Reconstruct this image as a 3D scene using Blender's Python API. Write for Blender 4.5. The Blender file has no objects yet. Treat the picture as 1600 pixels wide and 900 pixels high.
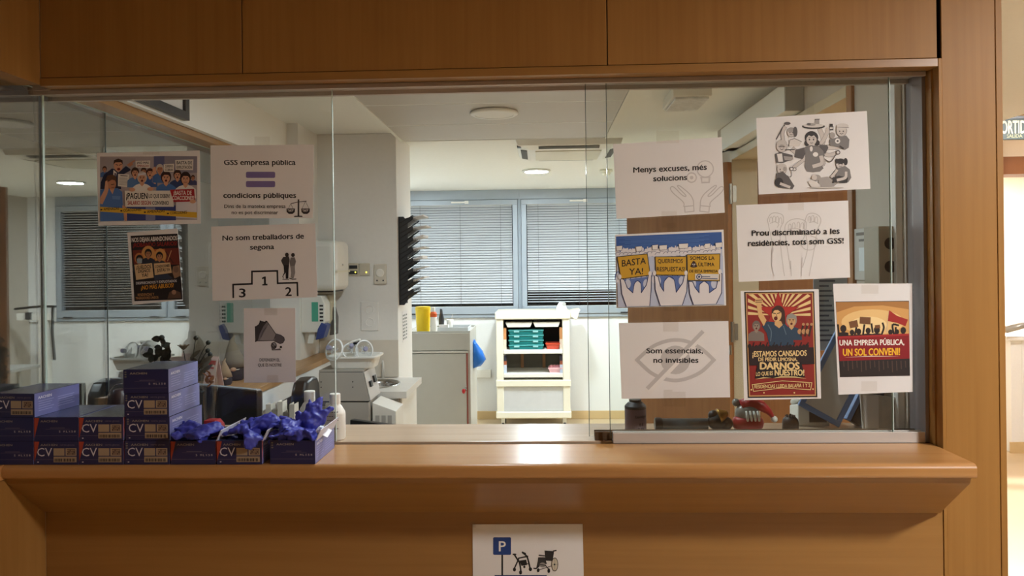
import bpy, bmesh, math, random
from mathutils import Vector, Matrix, Euler
random.seed(7)
PI = math.pi
sc = bpy.context.scene
COL = sc.collection

# ------------------------------------------------------------------ camera, world, exposure
F, PX, PY, ROLL, PSI, EYE = 1150.0, 800.0, 413.5, 0.012, math.radians(2.24), 1.6
cam_data = bpy.data.cameras.new('camera')
cam_data.sensor_fit = 'HORIZONTAL'
cam_data.sensor_width = 36.0
cam_data.lens = 36.0 * F / 1600.0
cam_data.shift_y = -(450.0 - PY) / 1600.0
cam_data.clip_start = 0.05
camera = bpy.data.objects.new('camera', cam_data)
COL.objects.link(camera)
camera.matrix_world = (Matrix.Translation((0, 0, EYE)) @ Matrix.Rotation(PSI, 4, 'Z')
                       @ Matrix.Rotation(PI / 2, 4, 'X') @ Matrix.Rotation(-ROLL, 4, 'Z'))
sc.camera = camera

world = bpy.data.worlds.new('night')
sc.world = world
world.use_nodes = True
world.node_tree.nodes['Background'].inputs[0].default_value = (1.0, 0.88, 0.76, 1)
world.node_tree.nodes['Background'].inputs[1].default_value = 0.04

sc.view_settings.view_transform = 'Standard'
sc.view_settings.look = 'None'
sc.view_settings.gamma = 1.0
sc.view_settings.use_curve_mapping = False
sc.view_settings.exposure = 0.0

LAMP_OFFICE = 450.0      # emission of the lit office downlights and of the added fill
LAMP_HALL = 680.0        # warm downlight above the counter, out of the picture
LAMP_FAR = 300.0         # warm lights of the hall beyond the post, added fill included
COOL = (0.84, 0.95, 1.0)
WARM = (1.0, 0.985, 0.96)


def ray(x, y):
    u, v = x - PX, y - PY
    c, s = math.cos(ROLL), math.sin(ROLL)
    u, v = u * c - v * s, u * s + v * c
    a, b = u / F, -v / F
    return Vector((a * math.cos(PSI) - math.sin(PSI), a * math.sin(PSI) + math.cos(PSI), b))


def at(x, y, Y):
    q = ray(x, y)
    t = Y / q.y
    return Vector((q.x * t, Y, q.z * t + EYE))


def on_z(x, y, Z):
    q = ray(x, y)
    t = (Z - EYE) / q.z
    return Vector((q.x * t, q.y * t, Z))


# ------------------------------------------------------------------ materials
def lin(c):
    return tuple((k / 255 / 12.92) if k <= 10 else (((k / 255 + 0.055) / 1.055) ** 2.4) for k in c)


MATS = {}


def mat(name, rgb, rough=0.5, metal=0.0, vary=0.06, scale=14.0, coat=0.0, emit=0.0, alpha=1.0, bump=0.0):
    if name in MATS:
        return MATS[name]
    m = bpy.data.materials.new(name)
    m.use_nodes = True
    nt = m.node_tree
    p = nt.nodes['Principled BSDF']
    c = lin(rgb)
    p.inputs['Roughness'].default_value = rough
    p.inputs['Metallic'].default_value = metal
    p.inputs['Coat Weight'].default_value = coat
    p.inputs['Coat Roughness'].default_value = 0.04
    p.inputs['Alpha'].default_value = alpha
    if vary > 0:
        tc = nt.nodes.new('ShaderNodeTexCoord')
        nz = nt.nodes.new('ShaderNodeTexNoise')
        nz.inputs['Scale'].default_value = scale
        nz.inputs['Detail'].default_value = 3
        mx = nt.nodes.new('ShaderNodeMix')
        mx.data_type = 'RGBA'
        mx.inputs[6].default_value = tuple(k * (1 - vary) for k in c) + (1,)
        mx.inputs[7].default_value = tuple(min(1, k * (1 + vary)) for k in c) + (1,)
        nt.links.new(tc.outputs['Object'], nz.inputs['Vector'])
        nt.links.new(nz.outputs['Fac'], mx.inputs[0])
        nt.links.new(mx.outputs[2], p.inputs['Base Color'])
        if bump:
            b = nt.nodes.new('ShaderNodeBump')
            b.inputs['Strength'].default_value = bump
            b.inputs['Distance'].default_value = 0.004
            nt.links.new(nz.outputs['Fac'], b.inputs['Height'])
            nt.links.new(b.outputs['Normal'], p.inputs['Normal'])
    else:
        p.inputs['Base Color'].default_value = c + (1,)
    if emit:
        p.inputs['Emission Color'].default_value = c + (1,)
        p.inputs['Emission Strength'].default_value = emit
    MATS[name] = m
    return m


def wood(name, dark, light, axis, rough=0.38, coat=0.15, stretch=18.0, spec=0.5):
    """Beech veneer: fine fibres along one axis, a broad slow figure under them."""
    m = bpy.data.materials.new(name)
    m.use_nodes = True
    nt = m.node_tree
    p = nt.nodes['Principled BSDF']
    p.inputs['Roughness'].default_value = rough
    p.inputs['Coat Weight'].default_value = coat
    p.inputs['Coat Roughness'].default_value = 0.15
    p.inputs['Specular IOR Level'].default_value = spec
    tc = nt.nodes.new('ShaderNodeTexCoord')
    mp = nt.nodes.new('ShaderNodeMapping')
    s = [stretch * 2.2] * 3
    s['xyz'.index(axis)] = 1.1
    mp.inputs['Scale'].default_value = s
    n1 = nt.nodes.new('ShaderNodeTexNoise')
    n1.inputs['Scale'].default_value = 1.6
    n1.inputs['Detail'].default_value = 6
    n1.inputs['Distortion'].default_value = 0.4
    mp2 = nt.nodes.new('ShaderNodeMapping')
    s2 = [5.0] * 3
    s2['xyz'.index(axis)] = 0.45
    mp2.inputs['Scale'].default_value = s2
    n2 = nt.nodes.new('ShaderNodeTexNoise')
    n2.inputs['Scale'].default_value = 1.5
    n2.inputs['Detail'].default_value = 2
    n2.inputs['Distortion'].default_value = 1.2
    ad = nt.nodes.new('ShaderNodeMath')
    ad.operation = 'ADD'
    hl = nt.nodes.new('ShaderNodeMath')
    hl.operation = 'MULTIPLY'
    hl.inputs[1].default_value = 0.5
    cr = nt.nodes.new('ShaderNodeValToRGB')
    cr.color_ramp.elements[0].position = 0.32
    cr.color_ramp.elements[1].position = 0.68
    cr.color_ramp.elements[0].color = lin(dark) + (1,)
    cr.color_ramp.elements[1].color = lin(light) + (1,)
    L = nt.links.new
    L(tc.outputs['Object'], mp.inputs['Vector'])
    L(tc.outputs['Object'], mp2.inputs['Vector'])
    L(mp.outputs['Vector'], n1.inputs['Vector'])
    L(mp2.outputs['Vector'], n2.inputs['Vector'])
    L(n1.outputs['Fac'], ad.inputs[0])
    L(n2.outputs['Fac'], ad.inputs[1])
    L(ad.outputs[0], hl.inputs[0])
    L(hl.outputs[0], cr.inputs['Fac'])
    L(cr.outputs['Color'], p.inputs['Base Color'])
    return m


def glass(name, base, tint=(0.97, 0.985, 0.98), rough=0.0):
    """Thin pane: clear straight through, mirror share grows towards grazing angles."""
    m = bpy.data.materials.new(name)
    m.use_nodes = True
    nt = m.node_tree
    for n in list(nt.nodes):
        if n.type != 'OUTPUT_MATERIAL':
            nt.nodes.remove(n)
    out = [n for n in nt.nodes if n.type == 'OUTPUT_MATERIAL'][0]
    tr = nt.nodes.new('ShaderNodeBsdfTransparent')
    tr.inputs[0].default_value = tint + (1,)
    gl = nt.nodes.new('ShaderNodeBsdfGlossy')
    gl.inputs['Roughness'].default_value = rough
    lw = nt.nodes.new('ShaderNodeLayerWeight')
    lw.inputs['Blend'].default_value = 0.5
    pw = nt.nodes.new('ShaderNodeMath')
    pw.operation = 'POWER'
    pw.inputs[1].default_value = 5.0
    ma = nt.nodes.new('ShaderNodeMath')
    ma.operation = 'MULTIPLY_ADD'
    ma.inputs[1].default_value = 1.0 - base
    ma.inputs[2].default_value = base
    mx = nt.nodes.new('ShaderNodeMixShader')
    L = nt.links.new
    L(lw.outputs['Facing'], pw.inputs[0])
    L(pw.outputs[0], ma.inputs[0])
    L(ma.outputs[0], mx.inputs[0])
    L(tr.outputs[0], mx.inputs[1])
    L(gl.outputs[0], mx.inputs[2])
    L(mx.outputs[0], out.inputs[0])
    MATS[name] = m
    return m


def plaster(name, rgb):
    return mat(name, rgb, 0.85, vary=0.025, scale=60, bump=0.05)


WOOD_D, WOOD_L = (145, 102, 50), (160, 116, 61)
W_VERT = wood('beech_upright', WOOD_D, WOOD_L, 'z', rough=0.5, coat=0.0, spec=0.25)
W_HORI = wood('beech_lengthwise', WOOD_D, WOOD_L, 'x')
W_TOP = wood('beech_worktop', (168, 118, 66), (184, 136, 84), 'x', rough=0.27, coat=0.22, spec=0.5)
W_LEDGE = wood('ledge_laminate', (176, 150, 124), (196, 172, 146), 'x', rough=0.27, coat=0.22, spec=0.6)
W_DEEP = wood('beech_inwards', WOOD_D, WOOD_L, 'y')
W_DOOR = wood('door_veneer', (142, 92, 52), (164, 112, 66), 'z', rough=0.45, coat=0.0)
W_SILL = wood('sill_oak', (160, 118, 76), (190, 148, 100), 'y', rough=0.4)
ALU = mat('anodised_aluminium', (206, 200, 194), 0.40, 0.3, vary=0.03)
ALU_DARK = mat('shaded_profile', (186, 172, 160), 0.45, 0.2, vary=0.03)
GROOVE = mat('groove_black', (38, 32, 28), 0.6)
P_WHITE = plaster('wall_paint_white', (238, 239, 238))
P_CREAM = plaster('wall_paint_cream', (236, 234, 229))
P_CEIL = plaster('ceiling_paint', (238, 237, 230))
P_HALL = plaster('hall_paint', (216, 194, 164))
W_WALL = wood('unseen_wall_dark_wood', (104, 70, 38), (120, 82, 46), 'z')  # dark wood made up for the unseen rear wall, lowers hall bounce
TILE = mat('floor_tile', (206, 184, 150), 0.3, vary=0.05, scale=4)
SKIRT = mat('skirting_beige', (212, 184, 136), 0.5)
PANEL_GREY = mat('metal_ceiling_panel', (196, 190, 180), 0.5, vary=0.03, scale=5)
WHITE_PL = mat('white_plastic', (236, 234, 226), 0.4, vary=0.03)
CREAM_PL = mat('cream_plastic', (234, 230, 212), 0.45, vary=0.03)
BLACK_PL = mat('black_plastic', (24, 24, 26), 0.35, vary=0.03)
DARK_PL = mat('charcoal_plastic', (48, 50, 54), 0.4, vary=0.03)
GREY_PL = mat('grey_plastic', (176, 174, 168), 0.45, vary=0.03)
STEEL = mat('stainless_steel', (190, 190, 188), 0.25, 1.0, vary=0.03)
WINDOW_ALU = mat('blue_grey_window_frame', (168, 178, 188), 0.4, 0.2, vary=0.02)
SLAT = mat('blind_slat', (196, 200, 204), 0.45, 0.1, vary=0.02)
NIGHT = mat('night_pane', (10, 12, 16), 0.08, vary=0.0)
PAPER = mat('printer_paper', (238, 235, 233), 0.75, vary=0.015, scale=30)


def thin_sheet(m, share):
    """Let part of the light through the sheet, as office paper does."""
    nt = m.node_tree
    out = [n for n in nt.nodes if n.type == 'OUTPUT_MATERIAL'][0]
    p = nt.nodes['Principled BSDF']
    tl = nt.nodes.new('ShaderNodeBsdfTranslucent')
    tl.inputs[0].default_value = (0.9, 0.88, 0.86, 1)
    mx = nt.nodes.new('ShaderNodeMixShader')
    mx.inputs[0].default_value = share
    nt.links.new(p.outputs[0], mx.inputs[1])
    nt.links.new(tl.outputs[0], mx.inputs[2])
    nt.links.new(mx.outputs[0], out.inputs[0])


thin_sheet(PAPER, 0.10)
GLASS_F = glass('clear_glass', 0.035)
GLASS_S = glass('coated_side_glass', 0.33, tint=(0.9, 0.93, 0.92))
CLEAR = glass('clear_plastic', 0.10, tint=(0.9, 0.92, 0.93), rough=0.08)
TAPE = glass('sticky_tape', 0.025, tint=(0.985, 0.98, 0.97), rough=0.10)


# ------------------------------------------------------------------ mesh helpers
class MB:
    def __init__(self):
        self.v, self.f, self.mi, self.mats = [], [], [], []

    def _m(self, m):
        if m is None:
            return 0
        if m not in self.mats:
            self.mats.append(m)
        return self.mats.index(m)

    def add(self, vs, fs, m=None, mx=None):
        k, i = len(self.v), self._m(m)
        for v in vs:
            v = Vector(v)
            self.v.append(mx @ v if mx else v)
        for f in fs:
            self.f.append([k + j for j in f])
            self.mi.append(i)
        return self

    def box(self, x0, x1, y0, y1, z0, z1, m=None, mx=None):
        vs = [(x, y, z) for x in (x0, x1) for y in (y0, y1) for z in (z0, z1)]
        fs = [(0, 1, 3, 2), (4, 6, 7, 5), (0, 4, 5, 1), (2, 3, 7, 6), (0, 2, 6, 4), (1, 5, 7, 3)]
        return self.add(vs, fs, m, mx)

    def prism(self, poly, axis, a, b, m=None, mx=None):
        """poly in the two axes other than `axis` (order x<y<z), pushed from a to b."""
        n = len(poly)

        def put(p, t):
            if axis == 'x':
                return (t, p[0], p[1])
            if axis == 'y':
                return (p[0], t, p[1])
            return (p[0], p[1], t)
        vs = [put(p, a) for p in poly] + [put(p, b) for p in poly]
        fs = [list(range(n)), list(range(2 * n - 1, n - 1, -1))]
        fs += [(i, (i + 1) % n, n + (i + 1) % n, n + i) for i in range(n)]
        return self.add(vs, fs, m, mx)

    def lathe(self, prof, seg=24, m=None, mx=None, sx=1.0, sy=1.0, caps=True):
        vs, fs = [], []
        for r, z in prof:
            for k in range(seg):
                a = 2 * PI * k / seg
                vs.append((r * sx * math.cos(a), r * sy * math.sin(a), z))
        for i in range(len(prof) - 1):
            for k in range(seg):
                j = (k + 1) % seg
                fs.append((i * seg + k, i * seg + j, (i + 1) * seg + j, (i + 1) * seg + k))
        if caps:
            fs.append(list(range(seg - 1, -1, -1)))
            fs.append([(len(prof) - 1) * seg + k for k in range(seg)])
        return self.add(vs, fs, m, mx)

    def tube(self, pts, r, seg=8, m=None, mx=None):
        pts = [Vector(p) for p in pts]
        rs = r if isinstance(r, (list, tuple)) else [r] * len(pts)
        vs, fs = [], []
        up = None
        for i, p in enumerate(pts):
            d = (pts[min(i + 1, len(pts) - 1)] - pts[max(i - 1, 0)]).normalized()
            if up is None:
                up = Vector((0, 0, 1)) if abs(d.z) < 0.9 else Vector((1, 0, 0))
            s = d.cross(up).normalized()
            up = s.cross(d).normalized()
            for k in range(seg):
                a = 2 * PI * k / seg
                vs.append(p + (s * math.cos(a) + up * math.sin(a)) * rs[i])
        n = len(pts)
        for i in range(n - 1):
            for k in range(seg):
                j = (k + 1) % seg
                fs.append((i * seg + k, i * seg + j, (i + 1) * seg + j, (i + 1) * seg + k))
        fs.append(list(range(seg - 1, -1, -1)))
        fs.append([(n - 1) * seg + k for k in range(seg)])
        return self.add(vs, fs, m, mx)

    def ball(self, c, rx, ry=None, rz=None, seg=16, rings=10, m=None, mx=None):
        ry = rx if ry is None else ry
        rz = rx if rz is None else rz
        prof = []
        for i in range(rings + 1):
            t = -PI / 2 + PI * i / rings
            prof.append((max(1e-5, math.cos(t)), math.sin(t)))
        M4 = Matrix.Translation(c) @ Matrix.Diagonal((rx, ry, rz, 1))
        return self.lathe(prof, seg, m, (mx @ M4) if mx else M4)

    def build(self, name, m=None, parent=None, bevel=0.0, seg=2, smooth=False, loc=None, rot=None, recalc=True):
        me = bpy.data.meshes.new(name)
        me.from_pydata([tuple(v) for v in self.v], [], self.f)
        for q in self.mats or [m]:
            me.materials.append(q)
        for p, i in zip(me.polygons, self.mi):
            p.material_index = i if self.mats else 0
            p.use_smooth = smooth
        if recalc:
            bm = bmesh.new()
            bm.from_mesh(me)
            bmesh.ops.recalc_face_normals(bm, faces=bm.faces)
            bm.to_mesh(me)
            bm.free()
        me.update()
        o = bpy.data.objects.new(name, me)
        COL.objects.link(o)
        if parent:
            o.parent = parent
        if loc is not None:
            o.location = loc
        if rot is not None:
            o.rotation_euler = rot
        if bevel:
            b = o.modifiers.new('bevel', 'BEVEL')
            b.width = bevel
            b.segments = seg
            b.limit_method = 'ANGLE'
            b.harden_normals = False
        return o


def build_each(mb, name, m, parent, bevel=0.0, smooth=False):
    """Every separate piece of the builder becomes a part of its own."""
    root = list(range(len(mb.v)))

    def find(a):
        while root[a] != a:
            root[a] = root[root[a]]
            a = root[a]
        return a
    for f in mb.f:
        for k in f[1:]:
            root[find(k)] = find(f[0])
    groups = {}
    for f, i in zip(mb.f, mb.mi):
        groups.setdefault(find(f[0]), []).append((f, i))
    out = []
    for fs in groups.values():
        ids = sorted({k for f, i in fs for k in f})
        pos = {k: n for n, k in enumerate(ids)}
        q = MB().add([mb.v[k] for k in ids], [[pos[k] for k in f] for f, i in fs])
        out.append(q.build(name, mb.mats[fs[0][1]] if mb.mats else m, parent, bevel, smooth=smooth))
    return out


def box(name, dims, m, parent=None, bevel=0.0, smooth=False):
    return MB().box(*dims).build(name, m, parent, bevel, smooth=smooth)


def tag(o, label=None, cat=None, group=None, kind=None):
    if label:
        o['label'] = label
    if cat:
        o['category'] = cat
    if group:
        o['group'] = group
    if kind:
        o['kind'] = kind
    return o


def thing(name, label, cat, loc, rz=0.0, group=None):
    o = bpy.data.objects.new(name, None)
    o.empty_display_size = 0.05
    COL.objects.link(o)
    o.location = loc
    o.rotation_euler = (0, 0, rz)
    return tag(o, label, cat, group)


def struct(o):
    o['kind'] = 'structure'
    return o


def copy_tree(o, parent=None):
    c = o.copy()
    COL.objects.link(c)
    if parent:
        c.parent = parent
    for ch in list(o.children):
        copy_tree(ch, c)
    return c


def bez(p0, p1, p2, n=8):
    p0, p1, p2 = Vector(p0), Vector(p1), Vector(p2)
    return [p0 * (1 - t) ** 2 + p1 * 2 * t * (1 - t) + p2 * t * t for t in [i / n for i in range(n + 1)]]


def text_mesh(s, bold=0.0, res=3):
    """Outline of a line of lettering: verts in (x right, y up), x from 0 to width, cap height kept."""
    cu = bpy.data.curves.new('lettering', 'FONT')
    cu.body = s
    cu.resolution_u = res
    ob = bpy.data.objects.new('lettering', cu)
    me = bpy.data.meshes.new_from_object(ob)
    low = any(c.islower() for c in s)

    def lift(y):
        # taller small letters under unchanged capitals
        if not low or y <= 0:
            return y
        return y * 1.16 if y < 0.449 else 0.521 + (y - 0.449) * 0.70
    v0 = [(v.co.x, lift(v.co.y) * 0.73 / 0.685) for v in me.vertices]
    f0 = [list(p.vertices) for p in me.polygons]
    vs, fs = [], []
    b = bold * (1.35 if low else 1.0)
    for dx, dy in (((0, 0),) if not bold else ((-b, 0), (b, 0), (0, -b * .7), (0, b * .7))):
        k = len(vs)
        vs += [(x + dx, y + dy, len(vs) // len(v0)) for x, y in v0]
        fs += [[k + j for j in f] for f in f0]
    bpy.data.objects.remove(ob)
    bpy.data.curves.remove(cu)
    bpy.data.meshes.remove(me)
    x0 = min(v[0] for v in vs)
    x1 = max(v[0] for v in vs)
    return [(x - x0, y, c) for x, y, c in vs], fs, x1 - x0

# ================================================================== THE SETTING
CEIL = 2.375            # office ceiling
YF, XR, XL = 2.02, 1.072, -1.402       # face of the front wall, its opening's sides
ZT = 1.095              # worktop
ZB = 2.118              # underside of the front wall's upper part

struct(box('floor', (-4.2, 6.5, -2.2, 9.2, -0.05, 0.0), TILE))
struct(box('ceiling', (-1.6, 2.6, 2.16, 7.75, CEIL, CEIL + 0.06), P_CEIL))
struct(box('ceiling', (-4.2, 6.5, -2.2, 2.0, 2.62, 2.68), P_HALL))
struct(box('ceiling', (1.18, 6.5, 2.0, 9.0, 2.62, 2.68), P_HALL))
struct(box('wall_rear', (-4.2, 6.5, -2.3, -2.2, 0, 2.62), W_WALL))

# front wall: upper boards, strip under them, right-hand post, lower panel
mb = MB()
for x0, x1 in ((XL, -0.826), (-0.823, 0.187), (0.190, XR - 0.002)):
    mb.box(x0, x1, YF, YF + 0.14, ZB + 0.024, 2.75, W_VERT)
mb.box(XL, XR, YF + 0.004, YF + 0.139, ZB + 0.018, 2.7, GROOVE)
struct(mb.build('wall_front', bevel=0.0008, seg=1))
struct(box('trim_1', (XL, XR - 0.001, YF - 0.003, YF + 0.05, ZB, ZB + 0.022), W_HORI, bevel=0.001))
mb = MB()
mb.box(XR, XR + 0.009, YF - 0.003, YF + 0.05, 0, ZB + 0.022, W_VERT)
struct(mb.build('trim_2', bevel=0.001))
mb = MB()
mb.box(XR + 0.010, 1.222, YF, YF + 0.14, 0, 2.75, W_VERT)
mb.box(1.2235, 1.240, YF - 0.001, YF + 0.14, 0, 2.75, W_VERT)
mb.box(XR + 0.009, 1.238, YF + 0.004, YF + 0.139, 0, 2.74, GROOVE)
struct(mb.build('wall_front_side', bevel=0.0008, seg=1))
mb = MB()
mb.box(XL, XR - 0.001, YF, YF + 0.10, 0, ZT - 0.05, W_HORI)
struct(mb.build('wall_front_lower'))

# side wall of the alcove, running from the corner towards the camera
mb = MB()
mb.box(XL - 0.14, XL, -1.5, YF - 0.001, 0, ZT - 0.04, W_VERT)
struct(mb.build('wall_left_lower'))
struct(box('trim_3', (XL - 0.26, XL, -1.5, YF + 0.33, ZT - 0.039, ZT), W_TOP, bevel=0.002))
mb = MB()
mb.box(XL - 0.14, XL, -1.5, YF - 0.001, ZB + 0.004, 2.62, W_VERT)
struct(mb.build('wall_left_upper'))
struct(box('wall_outer', (-4.1, -4.0, -2.2, 9.0, 0, 2.62), P_CREAM))

# window frame round the front opening: metal profile at head and jamb
XG = -1.46              # side glazing plane
frame = MB()
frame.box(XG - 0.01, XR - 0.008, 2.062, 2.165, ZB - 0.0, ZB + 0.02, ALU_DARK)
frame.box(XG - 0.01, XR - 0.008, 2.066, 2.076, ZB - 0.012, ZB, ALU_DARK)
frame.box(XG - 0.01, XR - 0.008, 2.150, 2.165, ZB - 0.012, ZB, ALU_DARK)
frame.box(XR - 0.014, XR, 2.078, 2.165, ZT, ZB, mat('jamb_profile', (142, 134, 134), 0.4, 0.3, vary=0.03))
frame.box(XR - 0.004, XR + 0.009, 2.048, 2.08, ZT, ZB, W_DEEP)
fr = struct(frame.build('window_1'))

# the bottom rail of the sliding panes on the right
mb = MB()
r0, r1 = 0.197, 1.054
mb.box(r0, r1, 2.072, 2.078, ZT, 1.125)
mb.box(r0, r1, 2.092, 2.098, ZT, 1.125)
mb.box(r0, r1, 2.078, 2.092, ZT, 1.104)
o = mb.build('pane_rail', ALU, fr, bevel=0.0008, seg=1)
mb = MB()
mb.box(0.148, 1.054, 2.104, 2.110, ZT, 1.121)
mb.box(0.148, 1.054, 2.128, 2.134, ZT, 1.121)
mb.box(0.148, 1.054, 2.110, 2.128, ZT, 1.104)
o = mb.build('pane_rail', mat('shadowed_rail', (104, 82, 62), 0.45, 0.4), fr, bevel=0.0008, seg=1)  # rear rail's shadow is put into its dark brown colour
box('pane', (0.1905, 0.9715, 2.081, 2.089, 1.105, ZB - 0.002), GLASS_F, fr)
box('pane', (0.134, 1.05, 2.115, 2.123, 1.105, ZB - 0.002), GLASS_F, fr)
box('pane', (-1.45, -0.5965, 2.096, 2.104, ZT + 0.002, ZB - 0.002), GLASS_F, fr)
EDGE = mat('glint_glass_edge', (196, 214, 208), 0.15, 0.0, vary=0.0)  # glint on the pane edges put into a pale colour
EDGE_D = mat('dark_glass_edge', (70, 82, 80), 0.2, 0.0, vary=0.0)
mb = MB()
mb.box(0.9715, 0.9735, 2.081, 2.089, 1.105, ZB - 0.002, EDGE)
mb.box(0.1890, 0.1905, 2.081, 2.089, 1.105, ZB - 0.002, EDGE_D)
mb.box(0.1325, 0.134, 2.115, 2.123, 1.105, ZB - 0.002, EDGE_D)
mb.box(-0.5965, -0.5945, 2.096, 2.104, ZT + 0.002, ZB - 0.002, EDGE)
mb.box(-1.4525, -1.45, 2.096, 2.104, ZT + 0.002, ZB - 0.002, EDGE)
build_each(mb, 'pane_edge', None, fr)

# side glazing and the wall it sits in
mb = MB()
mb.box(XG - 0.004, XG + 0.004, 0.4, 2.092, ZT + 0.002, 2.125)
mb.box(XG - 0.004, XG + 0.004, 2.108, 2.415, ZT + 0.002, 2.125)
mb.box(XG - 0.004, XG + 0.004, 2.419, 3.90, ZT + 0.002, 2.125)
w2 = struct(mb.build('window_2', GLASS_S))
mb = MB()
mb.box(XG - 0.005, XG + 0.005, 2.415, 2.419, ZT, 2.125, EDGE_D)
mb.box(XG - 0.005, XG + 0.005, 0.4, 3.9, 2.1255, 2.129, EDGE)
build_each(mb, 'pane_edge', None, w2)
mb = MB()
mb.box(XG - 0.03, -1.385, 2.17, 3.92, 2.129, 2.155, W_DEEP)
struct(mb.build('trim_4', bevel=0.002))
mb = MB()
mb.box(-1.56, -1.36, 2.17, 3.92, 2.155, CEIL, P_CREAM)
mb.box(-1.56, -1.30, 3.92, 4.26, 0, CEIL, P_CREAM)
mb.box(-1.56, -1.36, 2.40, 3.92, 0, ZT - 0.05, P_CREAM)
mb.box(-1.60, -1.50, 4.70, 7.7, 0, CEIL, P_WHITE)
struct(mb.build('wall_left'))
mb = MB()
mb.box(-1.49, -1.183, 2.80, 3.92, 1.072, 1.0995, W_SILL)
mb.box(-1.30, -1.183, 3.92, 4.24, 1.072, 1.0995, W_SILL)
mb.box(-1.36, -1.188, 2.80, 4.24, 0.99, 1.0715, P_WHITE)
struct(mb.build('trim_5', bevel=0.002))

# structural column behind the desk
struct(box('wall_column', (-1.34, -0.835, 4.26, 4.72, 0, CEIL), P_CREAM, bevel=0.004))

# ceiling: metal panels over the desk
mb = MB()
Yp = [2.17, 2.42, 2.92, 3.42, 3.93, 4.42]
for y0, y1 in zip(Yp[:-1], Yp[1:]):
    mb.box(-0.815, 0.392, y0 + 0.004, y1 - 0.004, CEIL - 0.022, CEIL, PANEL_GREY)
struct(mb.build('ceiling', bevel=0.002))
mb = MB()
for y in Yp[1:-1]:
    mb.box(-0.815, 0.392, y - 0.005, y + 0.005, CEIL - 0.0225, CEIL - 0.001, P_CEIL)
for x0, x1 in ((-0.835, -0.8155), (0.3925, 0.412)):
    mb.box(x0, x1, 2.17, 4.43, CEIL - 0.026, CEIL, P_CEIL)
mb.box(-0.835, 0.412, 4.4195, 4.43, CEIL - 0.024, CEIL, P_CEIL)
struct(mb.build('trim_6'))

# far wall with the row of windows, blinds lowered
YB = 7.62
mb = MB()
mb.box(-1.6, 2.62, YB, YB + 0.2, 0, 1.05)
mb.box(-1.6, 2.62, YB + 0.12, YB + 0.2, 1.05, CEIL)
struct(mb.build('wall_back', P_WHITE))
struct(box('baseboard_back', (-1.5, 2.515, YB - 0.012, YB, 0, 0.085), SKIRT, bevel=0.003))
mull = [-1.44, -0.215, 1.0, 2.215]
for i in range(3):
    x0, x1 = mull[i], mull[i + 1]
    mb = MB()
    z0, z1 = 1.055, 2.375
    mb.box(x0, x1, YB - 0.03, YB + 0.06, z0, z0 + 0.035)
    mb.box(x0, x1, YB - 0.03, YB + 0.06, z1 - 0.10, z1)
    a, b = x0 + 0.016, x1 - 0.016
    mb.box(x0, a, YB - 0.026, YB + 0.06, z0 + 0.035, z1 - 0.10)
    mb.box(b, x1, YB - 0.026, YB + 0.06, z0 + 0.035, z1 - 0.10)
    # opening sash
    mb.box(a + 0.003, b - 0.003, YB - 0.045, YB + 0.03, z0 + 0.038, z0 + 0.115)
    mb.box(a + 0.003, b - 0.003, YB - 0.045, YB + 0.03, z1 - 0.155, z1 - 0.103)
    mb.box(a + 0.003, a + 0.055, YB - 0.045, YB + 0.03, z0 + 0.115, z1 - 0.155)
    mb.box(b - 0.055, b - 0.003, YB - 0.045, YB + 0.03, z0 + 0.115, z1 - 0.155)
    w = struct(mb.build('window_%d' % (i + 3), WINDOW_ALU, bevel=0.003))
    box('pane', (a + 0.05, b - 0.05, YB + 0.02, YB + 0.026, z0 + 0.11, z1 - 0.15), NIGHT, w)
    m2 = MB()
    za, zb = z0 + 0.125, z1 - 0.165
    n = int((zb - za) / 0.0262)
    tilt = (0.0116, 0.0112, -0.004)[i]
    short = (0.0, 0.16, 0.0)[i]
    for k in range(n):
        z = zb - 0.0262 * k
        zz = 0.0262 * 0.30
        if short and za < z < za + short:
            # last slats hang bunched and tilted the other way
            tl = 0.004
        else:
            tl = tilt
        m2.add([(a + 0.062, YB - 0.026, z - tl), (b - 0.062, YB - 0.026, z - tl), (b - 0.062, YB - 0.012, z + tl), (a + 0.062, YB - 0.012, z + tl),
                (a + 0.062, YB - 0.026, z - tl - 0.0012), (b - 0.062, YB - 0.026, z - tl - 0.0012), (b - 0.062, YB - 0.012, z + tl - 0.0012), (a + 0.062, YB - 0.012, z + tl - 0.0012)],
               [(0, 1, 2, 3), (7, 6, 5, 4), (0, 4, 5, 1), (2, 6, 7, 3), (1, 5, 6, 2), (0, 3, 7, 4)])
    bl = m2.build('blind', SLAT, w)
    m3 = MB()
    m3.box(a + 0.060, b - 0.060, YB - 0.036, YB - 0.004, zb + 0.008, zb + 0.03, WHITE_PL)
    m3.box(a + 0.062, b - 0.062, YB - 0.032, YB - 0.008, za - 0.022, za - 0.008, WHITE_PL)
    for t in (0.15, 0.5, 0.85):
        x = a + (b - a) * t
        m3.box(x - 0.001, x + 0.001, YB - 0.034, YB - 0.032, za - 0.01, zb + 0.01, DARK_PL)
    m3.build('blind_rail', None, w)
    m4 = MB()
    xm = (a + b) / 2
    m4.box(xm - 0.09, xm + 0.07, YB - 0.062, YB - 0.052, z1 - 0.135, z1 - 0.118)
    m4.box(xm + 0.05, xm + 0.09, YB - 0.066, YB - 0.045, z1 - 0.142, z1 - 0.112)
    m4.build('window_handle', WHITE_PL, w, bevel=0.003)
    m5 = MB()
    for x in (x0 + 0.14, x1 - 0.14):
        m5.box(x - 0.05, x + 0.05, YB - 0.052, YB - 0.045, z0 + 0.036, z0 + 0.05)
    build_each(m5, 'window_catch', DARK_PL, w)
struct(box('trim_7', (2.215, 2.515, YB - 0.03, YB + 0.12, 1.055, CEIL), P_WHITE))

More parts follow.
